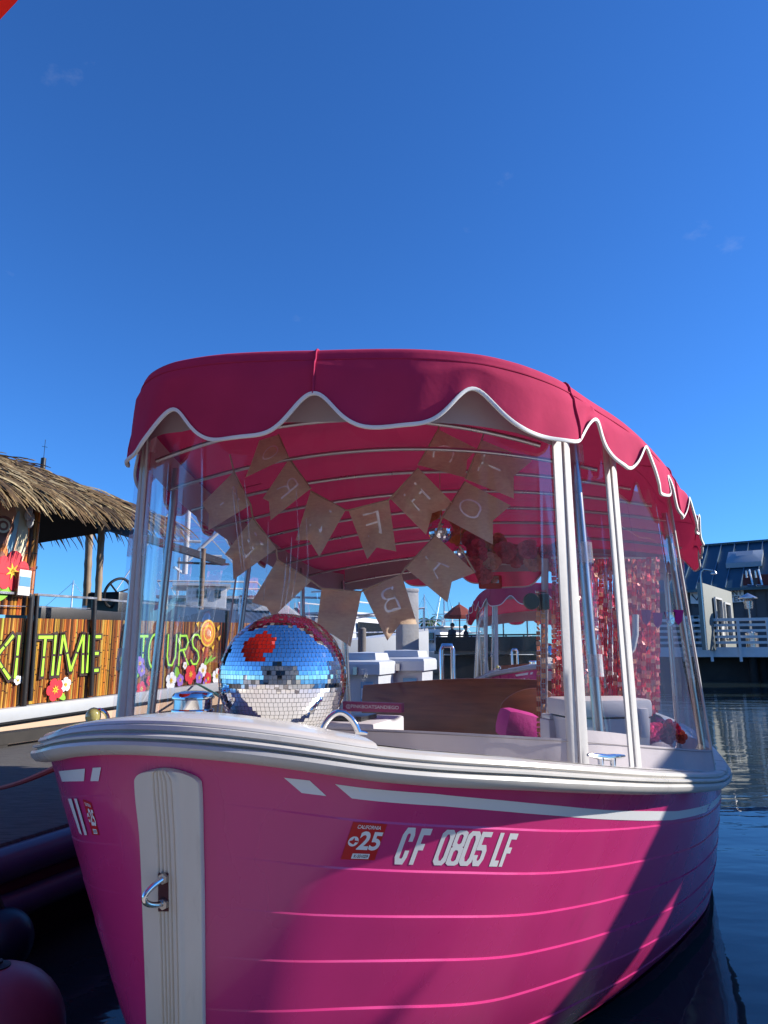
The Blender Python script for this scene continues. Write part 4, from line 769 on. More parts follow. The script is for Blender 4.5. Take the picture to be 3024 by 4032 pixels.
# ------------------------------------------------------------------ docks, tiki boat, harbour behind
slab('dock', -3.6, 9.5, -3.35, -1.30, .30, .40, 'dock')
slab('dock_side', -3.6, 9.5, -3.30, -1.36, -.4, .30, 'dockdark')  # near-black colour carries the shadow below the dock edge
slab('head_dock', -3.6, -.20, -1.30, 4.2, .24, .34, 'pontoon')
for (s0, s1, t0) in ((-.25, 9.4, -1.30),):
    for nm, zz, r, mt in (('dock_bumper', .335, .055, 'bumper'), ('dock_bumper', .205, .05, 'bumper')):
        m = MB(); m.tube([Wp(s0, t0 + .012, zz), Wp((s0+s1)/2, t0 + .012, zz), Wp(s1, t0 + .012, zz)], r, 16); m.build(nm, mt, bpy.data.objects['dock'])
    m = MB(); m.bar(Wp(s0, t0 + .02, .27), Wp(s1, t0 + .02, .27), .03, .03); m.build('bumper_stripe', 'bumperred', bpy.data.objects['dock'])
m = MB(); m.bar(Wp(-3.6, -3.27, .455), Wp(9.5, -3.27, .455), .12, .07)
for k in np.arange(-3.2, 9.4, .85): m.box(Wp(k, -3.27, .41), (.16, .11, .035), AX)
tag(m.build('kerb_rail', 'dockdark'), 'dark timber bull rail on short blocks along the far edge of the dock', 'rail')
# fenders and lines
f = thing('mooring_buoy', PZ(-40, 4105, .1) - Z3*.1, 'large round dusty pink buoy floating beside the dock', 'buoy'); c = PZ(-40, 4105, .1)
m = MB(); m.ball(c, .165, 36); m.build('float', 'fpink', f); m = MB(); m.lathe([(.03, .15), (.03, .165), (.012, .17), (.012, .175), (.001, .175)], c, 16); m.build('lifting_eye', 'rubber', f)
f = thing('dock_fender', PY(0, 3710, 2.3), 'dark navy round fender hanging in the shade of the dock', 'fender'); c = PY(0, 3710, 2.3)
m = MB(); m.ball(c, .092, 28); m.build('float', 'fnavy', f); m = MB(); m.tube([c + Z3*.09, c + Z3*.16 + NX*-.05, Wp(float((c-O)@AX), -1.3, .40)], .006, 8); m.build('rope', 'dockdark', f)
p0, p1 = PY(330, 2972, 1.45), PZ(-40, 3110, .42); m = MB(); m.tube([p0*(1-k) + p1*k - Z3*.012*math.sin(math.pi*k) for k in np.linspace(0, 1, 20)], .0075, 8, mi=0); tag(m.build('mooring_line', 'redrope'), 'red mooring line from the pink bow down to the dock', 'rope')
# --- the tiki boat
PLp = np.array([-3.46, 7.0, 0])
def TK(x, y, o=0.):
    d = ray(x, y); q = PLp + NX * o; k = ((q - CAM) @ NX) / (d @ NX); return CAM + d * k
def tkz(x, z, o=0.): P = TK(x, 2500, o); return np.array([P[0], P[1], z])
def kx(x, o=0.): return float((TK(x, 2500, o) - PLp) @ AX)
def tp(k, z, o=0.): return PLp + AX*k + NX*o + Z3*(z + .028*k)         # she trims slightly by the stern
tiki = thing('tiki_boat', PLp + AX*1.0, 'thatched party boat with bamboo side panels and lime lettering beside the dock', 'boat')
bam_cols = [(.16, .045, .012), (.34, .09, .02), (.50, .15, .025), (.68, .24, .035), (.82, .38, .06), (.90, .52, .11), (.42, .11, .02), (.07, .02, .008), (.75, .30, .04)]
def bamboo(name, k0, k1, z0, z1, o=0., wd=.022, parent=tiki, shear=True):
    m = MB(); k = k0
    while k < k1:
        w_ = wd * RNG.uniform(.6, 1.35); c = RNG.choice(bam_cols); c = tuple(a * RNG.uniform(.6, .95) for a in c); q = [tp(k + w_*a, z0, o + .5*w_*math.sin(math.pi*a)) for a in (0, .15, .5, .85, 1)]
        zz = [z0]; 
        while zz[-1] < z1 - .12: zz.append(zz[-1] + RNG.uniform(.12, .34))
        zz[-1:] = [z1] if len(zz) > 1 else [zz[0], z1]
        G = []; cols = []
        for z in zz:
            G.append([tp(k + w_*a, z, o + .45*w_*math.sin(math.pi*a)) for a in (0, .15, .5, .85, 1)])
        cc = []
        for i in range(len(zz) - 1):
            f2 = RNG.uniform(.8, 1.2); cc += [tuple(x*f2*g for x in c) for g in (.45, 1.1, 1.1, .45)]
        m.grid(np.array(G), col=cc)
        for z in zz[1:-1]: m.grid(np.array([[tp(k + w_*a, z + d, o + .002 + .48*w_*math.sin(math.pi*a)) for a in (.05, .3, .7, .95)] for d in (-.004, .004)]), col=(.03, .012, .006))
        k += w_
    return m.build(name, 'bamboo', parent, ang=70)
zt0, zb0 = 1.342, .512
kL, k1_, k2_, kR = kx(-120), kx(95), kx(118), kx(905)
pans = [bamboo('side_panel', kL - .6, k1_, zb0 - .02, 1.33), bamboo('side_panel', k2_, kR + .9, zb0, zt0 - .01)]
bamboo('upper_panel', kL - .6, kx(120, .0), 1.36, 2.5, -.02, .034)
mb = MB(); mb.prism([tp(kL - .6, zb0 + .01, -.03), tp(kR + .9, zb0 + .01, -.03), tp(kR + .9, 1.31, -.03), tp(kL - .6, 1.31, -.03)], NX*-.02); mb.build('panel_backing', 'blackpole', tiki)
# lettering: bamboo strokes
ST = {'K': [[(.12, 0), (.12, 1)], [(.95, 1), (.16, .5)], [(.16, .5), (.98, 0)]], 'I': [[(.5, 0), (.5, 1)]], 'T': [[(0, .95), (1, .95)], [(.48, 0), (.48, .92)]],
      'M': [[(.05, 0), (.12, 1)], [(.14, 1), (.5, .08)], [(.5, .08), (.86, 1)], [(.88, 1), (.95, 0)]], 'E': [[(.12, 0), (.12, 1)], [(.12, .95), (1, .95)], [(.12, .5), (.9, .5)], [(.12, .05), (1, .05)]],
      '&': [[(1, 0), (.2, .75), (.35, 1), (.62, .95), (.6, .72), (.1, .35), (.15, .05), (.5, .02), (1, .45)]], 'O': [[(.5 + .46*math.cos(a), .5 + .5*math.sin(a)) for a in np.linspace(0, 2*math.pi, 17)]],
      'U': [[(.08, 1), (.08, .3), (.25, .05), (.6, .03), (.9, .3), (.92, 1)]], 'R': [[(.1, 0), (.1, 1)], [(.1, .95), (.7, .95), (.88, .75), (.7, .52), (.1, .48)], [(.45, .48), (1, 0)]],
      'S': [[(.95, .85), (.7, .98), (.3, .98), (.1, .78), (.25, .58), (.75, .42), (.92, .2), (.7, .02), (.3, .02), (.05, .16)]]}
zlt = lambda k: zt0 - .21 * (zt0 - zb0); zlb = lambda k: zt0 - .69 * (zt0 - zb0)
for ch, a, b in (('I', -175, -140), ('K', -60, 84), ('I', 100, 140), ('T', 262, 366), ('I', 368, 404), ('M', 414, 612), ('E', 622, 716), ('&', 868, 935), ('T', 1000, 1060), ('O', 1066, 1150), ('U', 1200, 1272), ('R', 1284, 1362), ('S', 1374, 1442)):
    ka, kb = kx(a*.5425), kx(b*.5425); par = pans[0] if b < 150 else pans[1]
    for wdt, oo, mat, nm, ext in ((.062, .026, 'outline', 'letter_outline', .030), (.026, .032, 'lime', 'letter', 0)):
        m = MB()
        for st in ST[ch]:
            p = [np.array([ka + (kb - ka)*x, zlb(0) + (zlt(0) - zlb(0))*y]) for x, y in st]
            if len(p) == 2:                                # straight cane with flared ends and a joint
                d = p[1] - p[0]; L_ = np.linalg.norm(d); d = d / L_; n2 = np.array([-d[1], d[0]])
                segs = [(0 - ext/L_, .47 if not ext else .5), (.53 if not ext else .5, 1 + ext/L_)] if L_ > .2 else [(0 - ext/L_, 1 + ext/L_)]
                for u0, u1 in segs:
                    A = p[0] + d*L_*u0; B = p[0] + d*L_*u1; w0, w1 = wdt*(1.15 if u0 <= 0 else .9), wdt*(1.15 if u1 >= 1 else .9)
                    m.prism([tp(*(A + n2*w0/2), oo), tp(*(A - n2*w0/2), oo), tp(*(B - n2*w1/2), oo), tp(*(B + n2*w1/2), oo)], NX*.003)
            else:
                for q0, q1 in zip(p[:-1], p[1:]):
                    d = q1 - q0; d = d / np.linalg.norm(d); n2 = np.array([-d[1], d[0]]); q0_, q1_ = q0 - d*wdt*.12, q1 + d*wdt*.12; g = RNG.uniform(0, .0006)
                    m.prism([tp(*(q0_ + n2*wdt/2), oo + g), tp(*(q0_ - n2*wdt/2), oo + g), tp(*(q1_ - n2*wdt/2), oo + g), tp(*(q1_ + n2*wdt/2), oo + g)], NX*.003)
        m.build(nm, mat, par, smooth=False)
def petals(name, x, y, r, mat, n=5, o=.036, ctr='yellow', par=None, z=None, wide=.42):
    c = TK(x, y); k, zz = float((c - PLp) @ AX), c[2] - .028*float((c - PLp) @ AX); m = MB(); ph = RNG.uniform(0, 6)
    for i in range(n):
        a = ph + i*2*math.pi/n; P = []
        for u in np.linspace(0, 2*math.pi, 13)[:-1]:
            rr = r*(.56 + .44*math.cos(u)); ww = r*wide*math.sin(u)*(1 + .25*math.cos(u)); P.append(tp(k + rr*math.cos(a) - ww*math.sin(a), zz + rr*math.sin(a) + ww*math.cos(a), o + .0012*i))
        m.prism(P, NX*.001)
    f = m.build(name, mat, par or pans[1], smooth=False); m = MB()
    for i in range(7):
        a = i*.9; m.prism([tp(k + r*.42*math.cos(a), zz + r*.42*math.sin(a), o + .008), tp(k + r*.1*math.cos(a + 1.4), zz + r*.1*math.sin(a + 1.4), o + .008), tp(k + r*.1*math.cos(a - 1.4), zz + r*.1*math.sin(a - 1.4), o + .008)], NX*.001)
    m.build('flower_centre', ctr, f, smooth=False)
def blob(name, x, y, rx, ry, mat, o, par, ang=0., n=20):
    c = TK(x, y); k, zz = float((c - PLp) @ AX), c[2] - .028*float((c - PLp) @ AX); m = MB()
    m.prism([tp(k + rx*math.cos(u)*math.cos(ang) - ry*math.sin(u)*math.sin(ang), zz + rx*math.cos(u)*math.sin(ang) + ry*math.sin(u)*math.cos(ang), o) for u in np.linspace(0, 2*math.pi, n, endpoint=False)], NX*.002); return m.build(name, mat, par, smooth=False)
for x, y, r in ((205, 2715, .115), (545, 2712, .09), (578, 2680, .06), (740, 2655, .13), (808, 2672, .09), (860, 2650, .08)): petals('painted_hibiscus', x, y, r, 'hib')
for x, y, r in ((248, 2695, .075), (60, 2678, .045), (500, 2478, .10), (665, 2680, .11), (790, 2640, .10), (845, 2662, .11), (720, 2620, .05)): petals('painted_plumeria', x, y, r, 'decal', o=.03, par=pans[0] if x < 100 else pans[1])
for x, y, r in ((540, 2612, .085), (548, 2640, .07), (700, 2678, .08), (775, 2668, .085), (800, 2690, .06), (865, 2625, .07)): petals('painted_orchid', x, y, r, 'violet', o=.033)
for x, y, a, b, r in ((228, 2735, .09, .035, -.6), (690, 2655, .05, .10, .3), (530, 2660, .06, .03, .5), (815, 2600, .10, .022, .7), (800, 2612, .09, .02, 1.2), (830, 2596, .08, .018, .35), (818, 2665, .06, .03, .6)): blob('painted_leaf', x, y, a, b, 'leaf', .028, pans[1], r)
for r, mt, o in ((.185, 'yellow', .026), (.155, 'orange', .029), (.12, 'yellow', .032), (.085, 'orange', .035), (.045, 'peach', .038)): blob('painted_sun', 812, 2493, r, r, mt, o, pans[1])
for x, y in ((852, 2470), (855, 2510), (830, 2548), (792, 2555), (770, 2455)):
    c = TK(x, y); k, zz = float((c - PLp) @ AX), c[2] - .028*float((c - PLp) @ AX); m = MB(); m.prism([tp(k - .03, zz, .03), tp(k + .04, zz + .03, .03), tp(k + .01, zz - .05, .03)], NX*.002); m.build('sun_ray', 'yellow', pans[1], smooth=False)
# carved face board on the far-left bamboo wall (plain swirls) and its flower
up = bpy.data.objects['upper_panel']
for x, y, a, b, r, mt, o in ((-10, 2130, .33, .56, -.12, 'cream', .012), (-30, 2110, .27, .42, -.1, 'peach', .016), (42, 2120, .035, .28, -.17, 'aqua', .017), (8, 2072, .12, .10, 0, 'brown', .020), (4, 2070, .085, .07, 0, 'cream', .023), (4, 2070, .06, .048, 0, 'brown', .026), (4, 2070, .032, .026, 0, 'cream', .029), (-8, 2125, .085, .14, -.1, 'brown', .020), (8, 2170, .045, .07, .2, 'orange', .020), (0, 2200, .045, .07, .2, 'brown', .021)): blob('painted_swirl', x, y, a, b, mt, o, up, r)
petals('painted_hibiscus', 38, 2250, .20, 'hib', o=.03, par=up)
for x, y, a, b, r in ((5, 2295, .16, .06, .5), (20, 2310, .17, .07, .9), (-5, 2270, .12, .05, .2)): blob('painted_leaf', x, y, a, b, 'leaf', .024, up, r)
# rails, posts, hull
for (xa, ya, xb, yb, w_, h_, mt, o, nm) in ((-120, 2325, 116, 2340, .05, .022, 'alu', .03, 'top_rail'), (142, 2341, 376, 2356, .05, .022, 'alu', .03, 'top_rail'), (390, 2360, 900, 2400, .05, .022, 'alu', .03, 'top_rail'), (-120, 2382, 112, 2388, .008, .008, 'alu', .03, 'cable'), (148, 2389, 362, 2396, .008, .008, 'alu', .03, 'cable')):
    m = MB(); m.bar(TK(xa, ya, o), TK(xb, yb, o), w_, h_); m.build(nm, mt, tiki)
for xa, ya, xb, yb, r in ((124, 2340, 90, 2790, .030), (147, 2345, 118, 2760, .022), (372, 2360, 357, 2740, .028), (895, 2405, 880, 2690, .028)):
    m = MB(); m.tube([TK(xa, ya, .05), TK(xb, yb, .05)], r, 12); m.build('railing_post', 'blackpole', tiki)
for xa, ya, xb, yb, r, o in ((403, 2040, 385, 2365, .036, .02), (801, 2160, 790, 2400, .036, .02), (354, 2060, 340, 2385, .05, -1.7), (657, 2090, 648, 2400, .05, -1.7)):
    m = MB(); a, b = TK(xa, ya, o), TK(xb, yb, o); n_ = 8; m.tube([a*(1-k) + b*k for k in np.linspace(0, 1, 17)], [r*(1.12 if i % 4 == 0 else 1) for i in range(17)], 12); m.build('bamboo_post', 'pole', tiki)
m = MB(); m.bar(TK(385, 2060, .0), TK(880, 2215, .0), .07, .09); m.build('eave_beam', 'blackpole', tiki)
m = MB(); a, b = TK(700, 2215, -.1), TK(900, 2222, -.1); m.bar(a, b, .03, .03); m.build('cross_rail', 'blackpole', tiki)
hb = MB(); kl, kr = kL - 1.2, kR + 3.0
hb.prism([tp(kl, .505, .10), tp(kr, .505, .10), tp(kr, .505, -2.9), tp(kl, .505, -2.9)], Z3*-.12); hb.build('gunwale', 'grayhull', tiki, bevel=.01)
hb = MB(); hb.prism([tp(kl, .372, .05), tp(kr, .372, .05), tp(kr, .372, -2.25), tp(kl, .372, -2.25)], Z3*-.34); hb.build('boat_hull', 'tan', tiki, bevel=.01)
hb = MB(); hb.bar(tp(kl, .38, .075), tp(kr, .38, .075), .05, .02); hb.build('rubbing_strip', 'dark', tiki)
hb = MB(); hb.prism([tp(kl, .53, -.05), tp(kr, .53, -.05), tp(kr, .53, -2.2), tp(kl, .53, -2.2)], Z3*-.02); hb.build('boat_deck', 'floor', tiki)
hb = MB(); hb.box(TK(300, 2440, -.7), (1.6, .5, .22), AX); hb.build('bench', 'blackpole', tiki, bevel=.01); hb = MB(); hb.box(TK(452, 2420, -.8), (.5, .5, .55), AX); hb.build('helm_console', 'dark', tiki, bevel=.03)
cw = TK(462, 2335, -.6); m = MB(); e1, e2 = unit(AX + .2*NX), unit(Z3 + .3*NX); m.tube([cw + .19*(math.cos(a)*e1 + math.sin(a)*e2) for a in np.linspace(0, 2*math.pi, 33)[:-1]], .018, 8, closed=True)
for a in (.4, 2.5, 4.6): m.tube([cw, cw + .18*(math.cos(a)*e1 + math.sin(a)*e2)], .012, 6)
m.build('steering_wheel', 'dark', tiki)
bx = TK(96, 2290, .08); m = MB(); m.box(bx, (.17, .05, .30), AX); hold = m.build('leaflet_holder', 'clear', tiki)
m = MB(); m.box(bx - Z3*.01, (.14, .012, .24), AX); m.build('leaflet', 'decal', hold); m = MB(); m.box(bx + Z3*.0 + NX*.008, (.13, .004, .09), AX); m.build('leaflet_picture', 'binlabel', hold)
m = MB()
for dx, dy in ((0, 0), (-6, 18), (6, 30), (2, 48)): m.ball(TK(116 + dx, 2010 + dy, .06), .035, 10, sq=(1, .6, 1.6))
m.build('shell_chime', 'boatwhite', tiki, smooth=True)
# thatched roof: eave toward us, ridge behind, many curved blades in courses
eaveK0, eaveK1 = kL - 1.2, kx(640, .35); ridgeO = -1.15
ze = lambda k: 2.50; 
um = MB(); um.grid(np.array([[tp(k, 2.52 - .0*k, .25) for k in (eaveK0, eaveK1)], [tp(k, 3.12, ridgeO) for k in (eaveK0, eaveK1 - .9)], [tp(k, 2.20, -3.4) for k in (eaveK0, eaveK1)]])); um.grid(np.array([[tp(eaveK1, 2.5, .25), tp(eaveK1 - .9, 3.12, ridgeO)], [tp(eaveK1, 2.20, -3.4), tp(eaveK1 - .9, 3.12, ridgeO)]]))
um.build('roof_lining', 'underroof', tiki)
th = MB(); tcol = [(.22, .13, .05), (.31, .20, .085), (.16, .09, .035), (.42, .30, .14), (.10, .055, .022), (.26, .16, .065), (.55, .42, .22), (.07, .04, .018)]
def blade(p, d, dn, L_, w_, col, side):
    pts = []; q = np.array(p); dd = unit(d)
    for i in range(6): pts.append(q.copy()); dd = unit(dd + dn * .16 * i * .35); q = q + dd * L_ / 5
    G = [[pt - side * w_ * f, pt + side * w_ * f + np.array([0, 0, .004])] for pt, f in zip(pts, (.7, 1, 1, .85, .6, .15))]
    th.grid(np.array(G), col=col)
for course in range(10):
    u = 1 - course / 9.0 * 1.0                             # 1 = ridge ... 0 = eave
    n = 480
    for i in range(n):
        k = RNG.uniform(eaveK0, eaveK1 + .05 - .9*u*.9); uu = min(1.02, max(0, u + RNG.uniform(-.06, .06)))
        o = .25*(1-uu) + ridgeO*uu; z = 2.54*(1-uu) + 3.14*uu + RNG.uniform(.0, .05); slope = unit(NX*1.4 - Z3*(.60 if u > .2 else .75) + AX*RNG.uniform(-.25, .55))
        c = RNG.choice(tcol); g = RNG.uniform(.45, .85); c = tuple(x*g for x in c); tip = 1 if u > .15 else 1.15
        blade(tp(k, z, o), slope + Z3*RNG.uniform(-.02, .20), -Z3, RNG.uniform(.30, .58)*tip, RNG.uniform(.006, .016), c, unit(AX + Z3*RNG.uniform(-.5, .5)))
for i in range(420):                                       # hip end toward the right and far eave fringe
    u = RNG.random(); o = RNG.uniform(-2.5, .2)*(1-u) + ridgeO*u; k = eaveK1*(1-u) + (eaveK1 - .9)*u; c = RNG.choice(tcol)
    blade(tp(k, 2.54*(1-u) + 3.14*u, o), AX*1.2 - Z3*.7 + NX*RNG.uniform(-.3, .3), -Z3, RNG.uniform(.3, .5), RNG.uniform(.006, .014), c, unit(NX + Z3*RNG.uniform(-.4, .4)))
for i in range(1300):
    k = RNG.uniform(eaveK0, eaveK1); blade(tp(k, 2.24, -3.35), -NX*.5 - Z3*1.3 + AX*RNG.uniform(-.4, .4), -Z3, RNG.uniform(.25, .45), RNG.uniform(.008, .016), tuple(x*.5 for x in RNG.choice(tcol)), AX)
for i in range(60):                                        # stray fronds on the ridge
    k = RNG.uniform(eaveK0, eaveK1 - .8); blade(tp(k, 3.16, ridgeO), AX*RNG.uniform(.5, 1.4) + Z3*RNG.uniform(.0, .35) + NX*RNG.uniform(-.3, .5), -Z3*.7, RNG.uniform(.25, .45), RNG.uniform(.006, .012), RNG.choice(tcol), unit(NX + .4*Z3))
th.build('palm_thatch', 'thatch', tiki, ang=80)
tl_ = MB(); tl_.tube([TK(770, 2690, .1), TK(800, 2705, .4), PY(870, 2745, 6.6), PY(930, 2790, 5.5)], .014, 8); tag(tl_.build('teal_rope', 'teal'), 'teal mooring rope running down from the bamboo-sided boat to the dock', 'rope')

# --- red umbrella over the dock, its rim in the top-left corner of the photo
uc = np.array([-2.06, .39, 0]); ur = thing('red_umbrella', [uc[0], uc[1], .34], 'red canvas umbrella overhead, only its rim in the top left corner', 'umbrella'); R_ = 1.60
m = MB(); G = []
for r, z in ((.02, 3.20), (.5, 3.06), (1.0, 2.88), (R_, 2.66), (R_ + .005, 2.65), (R_ + .01, 2.53)):
    G.append([uc + np.array([(1 - .24*(1 - math.cos(2*(a - .62)))/2*(r > .3)), (1 - .24*(1 - math.cos(2*(a - .62)))/2*(r > .3)), 1])*np.array([r*math.cos(a)*(1 - .03*math.cos(8*a)**2*(r > .3)), r*math.sin(a)*(1 - .03*math.cos(8*a)**2*(r > .3)), z + (.012*math.sin(23*a) if z < 2.6 else 0)]) for a in np.linspace(0, 2*math.pi, 97)[:-1]])
m.grid(np.array(G), wrap=True); m.build('umbrella_canopy', 'red', ur, ang=40)
m = MB(); m.tube([[uc[0], uc[1], .34], [uc[0], uc[1], 3.20]], .022, 12); m.build('umbrella_pole', 'alu', ur); m = MB(); m.lathe([(.001, 0), (.26, 0), (.26, .05), (.05, .08), (.03, .30), (.001, .30)], [uc[0], uc[1], .34], 24); m.build('umbrella_base', 'dark', ur)

# --- harbour: motor boats, sailing boats, piles, dock boxes
def loft(m, secs, mi=0): m.grid(np.array(secs), mi=mi)
def motor_boat(label, base, yaw, S=1.0):
    b = thing('motor_boat', base, label, 'boat', 'white motor boats in the harbour'); ex = np.array([math.cos(yaw), math.sin(yaw), 0]); ey = np.array([-ex[1], ex[0], 0]); bb = np.array(base, float)
    q = lambda x, y, z: bb + S*(ex*x + ey*y + Z3*z)
    m = MB(); loft(m, [[q(x*1.0 + (0 if not x > 3 else .0), y*w, z) for y, z in ((-1, h), (-.93, .5*h), (-.6, .02), (0, -.1), (.6, .02), (.93, .5*h), (1, h))] for x, w, h in ((-4, 1.3, .95), (-2, 1.4, 1.0), (0, 1.42, 1.08), (2, 1.2, 1.2), (3.4, .7, 1.36), (4.4, .06, 1.5))])
    m.add([q(-4, 1.3, .95), q(-4, -1.3, .95), q(-4, -.8, .02), q(-4, .8, .02)], [(0, 1, 2, 3)]); m.build('boat_hull', 'boatwhite', b)
    m = MB(); loft(m, [[q(x, w, h), q(x, 0, h + .06), q(x, -w, h)] for x, w, h in ((-4, 1.28, .95), (-2, 1.38, 1.0), (0, 1.4, 1.08), (2, 1.18, 1.2), (3.4, .68, 1.36), (4.4, .05, 1.5))]); m.build('boat_deck', 'boatwhite', b)
    m = MB(); m.prism([q(-1.8, -1.05, 1.0), q(2.0, -.8, 1.2), q(1.0, -.75, 2.05), q(-1.6, -.95, 2.1)], S*ey*1.9); m.build('cabin', 'boatwhite', b, bevel=.06)
    for sgn in (-1, 1):
        m = MB(); m.prism([q(-1.3, sgn*1.01 - (.0), 1.45), q(1.2, sgn*.95, 1.5), q(.75, sgn*.95, 1.9), q(-1.3, sgn*1.0, 1.92)], S*ey*.06*sgn); m.build('cabin_window', 'glassd', b)
    m = MB(); m.prism([q(1.62, -.6, 1.56), q(1.62, .6, 1.56), q(1.14, .55, 1.98), q(1.14, -.55, 1.98)], S*(ex*.06 + Z3*.03)); m.build('windscreen', 'glassd', b)
    m = MB(); m.box(q(-.6, 0, 2.2), (2.6*S, 1.9*S, .06*S), ex); m.bar(q(-1.6, 0, 2.2), q(-1.6, 0, 3.2), .05*S, .05*S, ex); m.bar(q(-1.6, -.6, 2.9), q(-1.6, .6, 2.9), .05*S, .05*S, ex)
    for y in (-.9, .9): m.tube([q(-1.7, y, 2.2), q(-1.9, y, 2.55), q(.3, y, 2.55), q(.6, y, 2.2)], .025*S, 6)
    m.build('flybridge', 'boatwhite', b)
    m = MB()
    for sgn in (-1, 1):
        pts = [q(x, sgn*w, h + .55) for x, w, h in ((-3.8, 1.25, .95), (0, 1.36, 1.08), (2, 1.12, 1.2), (3.4, .64, 1.36), (4.3, .08, 1.5))]; m.tube(pts, .02*S, 6)
        for pnt in pts: m.tube([pnt, pnt - Z3*.55*S], .016*S, 5)
    m.build('guard_rail', 'alu', b); m = MB(); m.bar(q(-3.9, 1.33, .82), q(2.0, 1.24, 1.05), .03*S, .07*S); m.bar(q(-3.9, -1.33, .82), q(2.0, -1.24, 1.05), .03*S, .07*S); m.build('side_stripe', 'navy', b); return b
def place(o, loc, rot, lab): c = copy_tree(o); c.location = loc; c.rotation_euler = (0, 0, rot); c['label'] = lab; return c
mb0 = motor_boat('white motor boat beyond the bamboo-sided boat, left of the disco ball', PZ(1010, 2640, ZW) * [1, 1, 0] + [0, 0, ZW], .12)
def at(x, Y): P = PY(x, 2569, Y); return [float(P[0]), float(P[1]), ZW]
mb0.location = at(960, 17); 
place(mb0, at(1395, 24), .9, 'white motor boat behind the pale square pile and dock boxes'); place(mb0, at(1688, 36), 2.2, 'white cabin boat seen right of the square concrete pile'); place(mb0, at(1500, 38), -.4, 'distant white motor boat behind the bunting tips'); place(mb0, at(1290, 33), .3, 'white motor boat just right of the disco ball top')
place(mb0, at(1840, 45), .1, 'far white motor boat under the dark red terrace umbrella')
# white fishing vessel with mast and rigging
tr0 = np.array(at(760, 15)); tw = thing('fishing_vessel', tr0, 'big white fishing vessel with mast and rigging behind the bamboo-sided boat', 'boat'); E = unit([1, .28, 0]); Nn = np.array([-E[1], E[0], 0]); q = lambda x, y, z: tr0 + E*x + Nn*y + Z3*z
m = MB(); loft(m, [[q(x, y*w, z) for y, z in ((-1, h), (-.95, .6*h), (-.6, 0), (.6, 0), (.95, .6*h), (1, h))] for x, w, h in ((-2.2, .1, 2.2), (-1.2, .9, 2.0), (1, 1.4, 1.75), (2.2, 1.4, 1.66), (2.9, 1.2, 1.62))]); m.build('boat_hull', 'boatwhite', tw)
m = MB(); loft(m, [[q(x, w, h - .02), q(x, -w, h - .02)] for x, w, h in ((-2.2, .1, 2.2), (-1.2, .9, 2.0), (1, 1.4, 1.75), (2.2, 1.4, 1.66), (2.9, 1.2, 1.62))]); m.build('boat_deck', 'grayhull', tw)
m = MB(); m.box(q(.2, 0, 2.05), (.8, 1.2, .5), E); cb = m.build('wheelhouse', 'boatwhite', tw, bevel=.04); m = MB(); m.box(q(.1, -.615, 2.15), (.2, .03, .17), E); m.box(q(.42, -.615, 2.15), (.12, .03, .17), E); m.build('wheelhouse_window', 'glassd', cb)
m = MB(); m.box(q(.1, 0, 2.33), (1.15, 1.4, .05), E); m.build('wheelhouse_roof', 'boatwhite', tw)
m = MB(); m.tube([q(-.25, 0, 2.6), q(-.25, 0, 4.7)], .06, 10); m.build('mast', 'boatwhite', tw)
m = MB(); m.tube([q(-.2, 0, 2.9), q(.75, 0, 3.9)], .04, 8); m.tube([q(-.55, 0, 3.3), q(.05, 0, 3.3)], .03, 8); m.tube([q(.05, 0, 3.0), q(.5, 0, 3.0)], .03, 8); m.build('boom', 'boatwhite', tw)
m = MB()
for a, b in (((-.25, 0, 4.6), (1.0, 0, 2.7)), ((-.25, 0, 4.6), (-1.6, 0, 2.2)), ((-.25, 0, 3.9), (.9, 0, 2.7))): m.tube([q(*a), q(*b)], .012, 5)
m.build('rigging', 'boatwhite', tw); m = MB()
for x in np.arange(.8, 2.9, .6): m.tube([q(x, -1.45, 1.7), q(x, -1.45, 2.05)], .02, 6)
m.tube([q(.8, -1.45, 2.05), q(2.9, -1.45, 2.05)], .025, 6); m.build('guard_rail', 'alu', tw)
def sail_boat(label, base, yaw, H):
    b = thing('sailing_boat', base, label, 'sailing boat', 'sailing boats in the harbour'); bb = np.array(base, float); ex = np.array([math.cos(yaw), math.sin(yaw), 0]); ey = np.array([-ex[1], ex[0], 0]); q = lambda x, y, z: bb + ex*x + ey*y + Z3*z
    m = MB(); loft(m, [[q(x, y*w, z) for y, z in ((-1, h), (-.8, .3*h), (0, -.1), (.8, .3*h), (1, h))] for x, w, h in ((-3.5, .9, .8), (0, 1.2, .8), (2.4, .8, .9), (4, .05, 1.05))]); m.build('boat_hull', 'boatwhite', b)
    m = MB(); m.prism([q(-1.5, -.6, .8), q(1.2, -.5, .85), q(.9, -.45, 1.2), q(-1.5, -.55, 1.25)], ey*1.1); m.build('cabin', 'boatwhite', b, bevel=.04)
    m = MB(); m.tube([q(.5, 0, .8), q(.5, 0, H)], [.07, .05], 8); m.build('mast', 'alu', b); m = MB(); m.tube([q(.45, 0, 1.7), q(-3, 0, 1.65)], .09, 8); m.build('boom', 'navy', b)
    m = MB()
    for x, y in ((3.9, 0), (-3.4, 0), (.5, 1.1), (.5, -1.1)): m.tube([q(.5, 0, H*.98), q(x, y, .9)], .012, 4)
    m.tube([q(.5, -.7, H*.6), q(.5, .7, H*.6)], .02, 5); m.build('stays', 'alu', b); return b
sb0 = sail_boat('sailing boat whose bare mast shows under the thatched roof', at(228, 42), .5, 5.2)
place(sb0, at(330, 60), .3, 'sailing boat with thin mast seen between the two bamboo posts'); place(sb0, at(1120, 48), 1.2, 'sailing boat whose mast stands behind the hanging flags'); place(sb0, at(1745, 40), .8, 'sailing boat with its mast by the terrace umbrella'); place(sb0, at(1690, 52), 1.7, 'sailing boat with its mast just right of the square pile'); place(sb0, at(1310, 70), .2, 'far sailing boat right of the mirror ball')
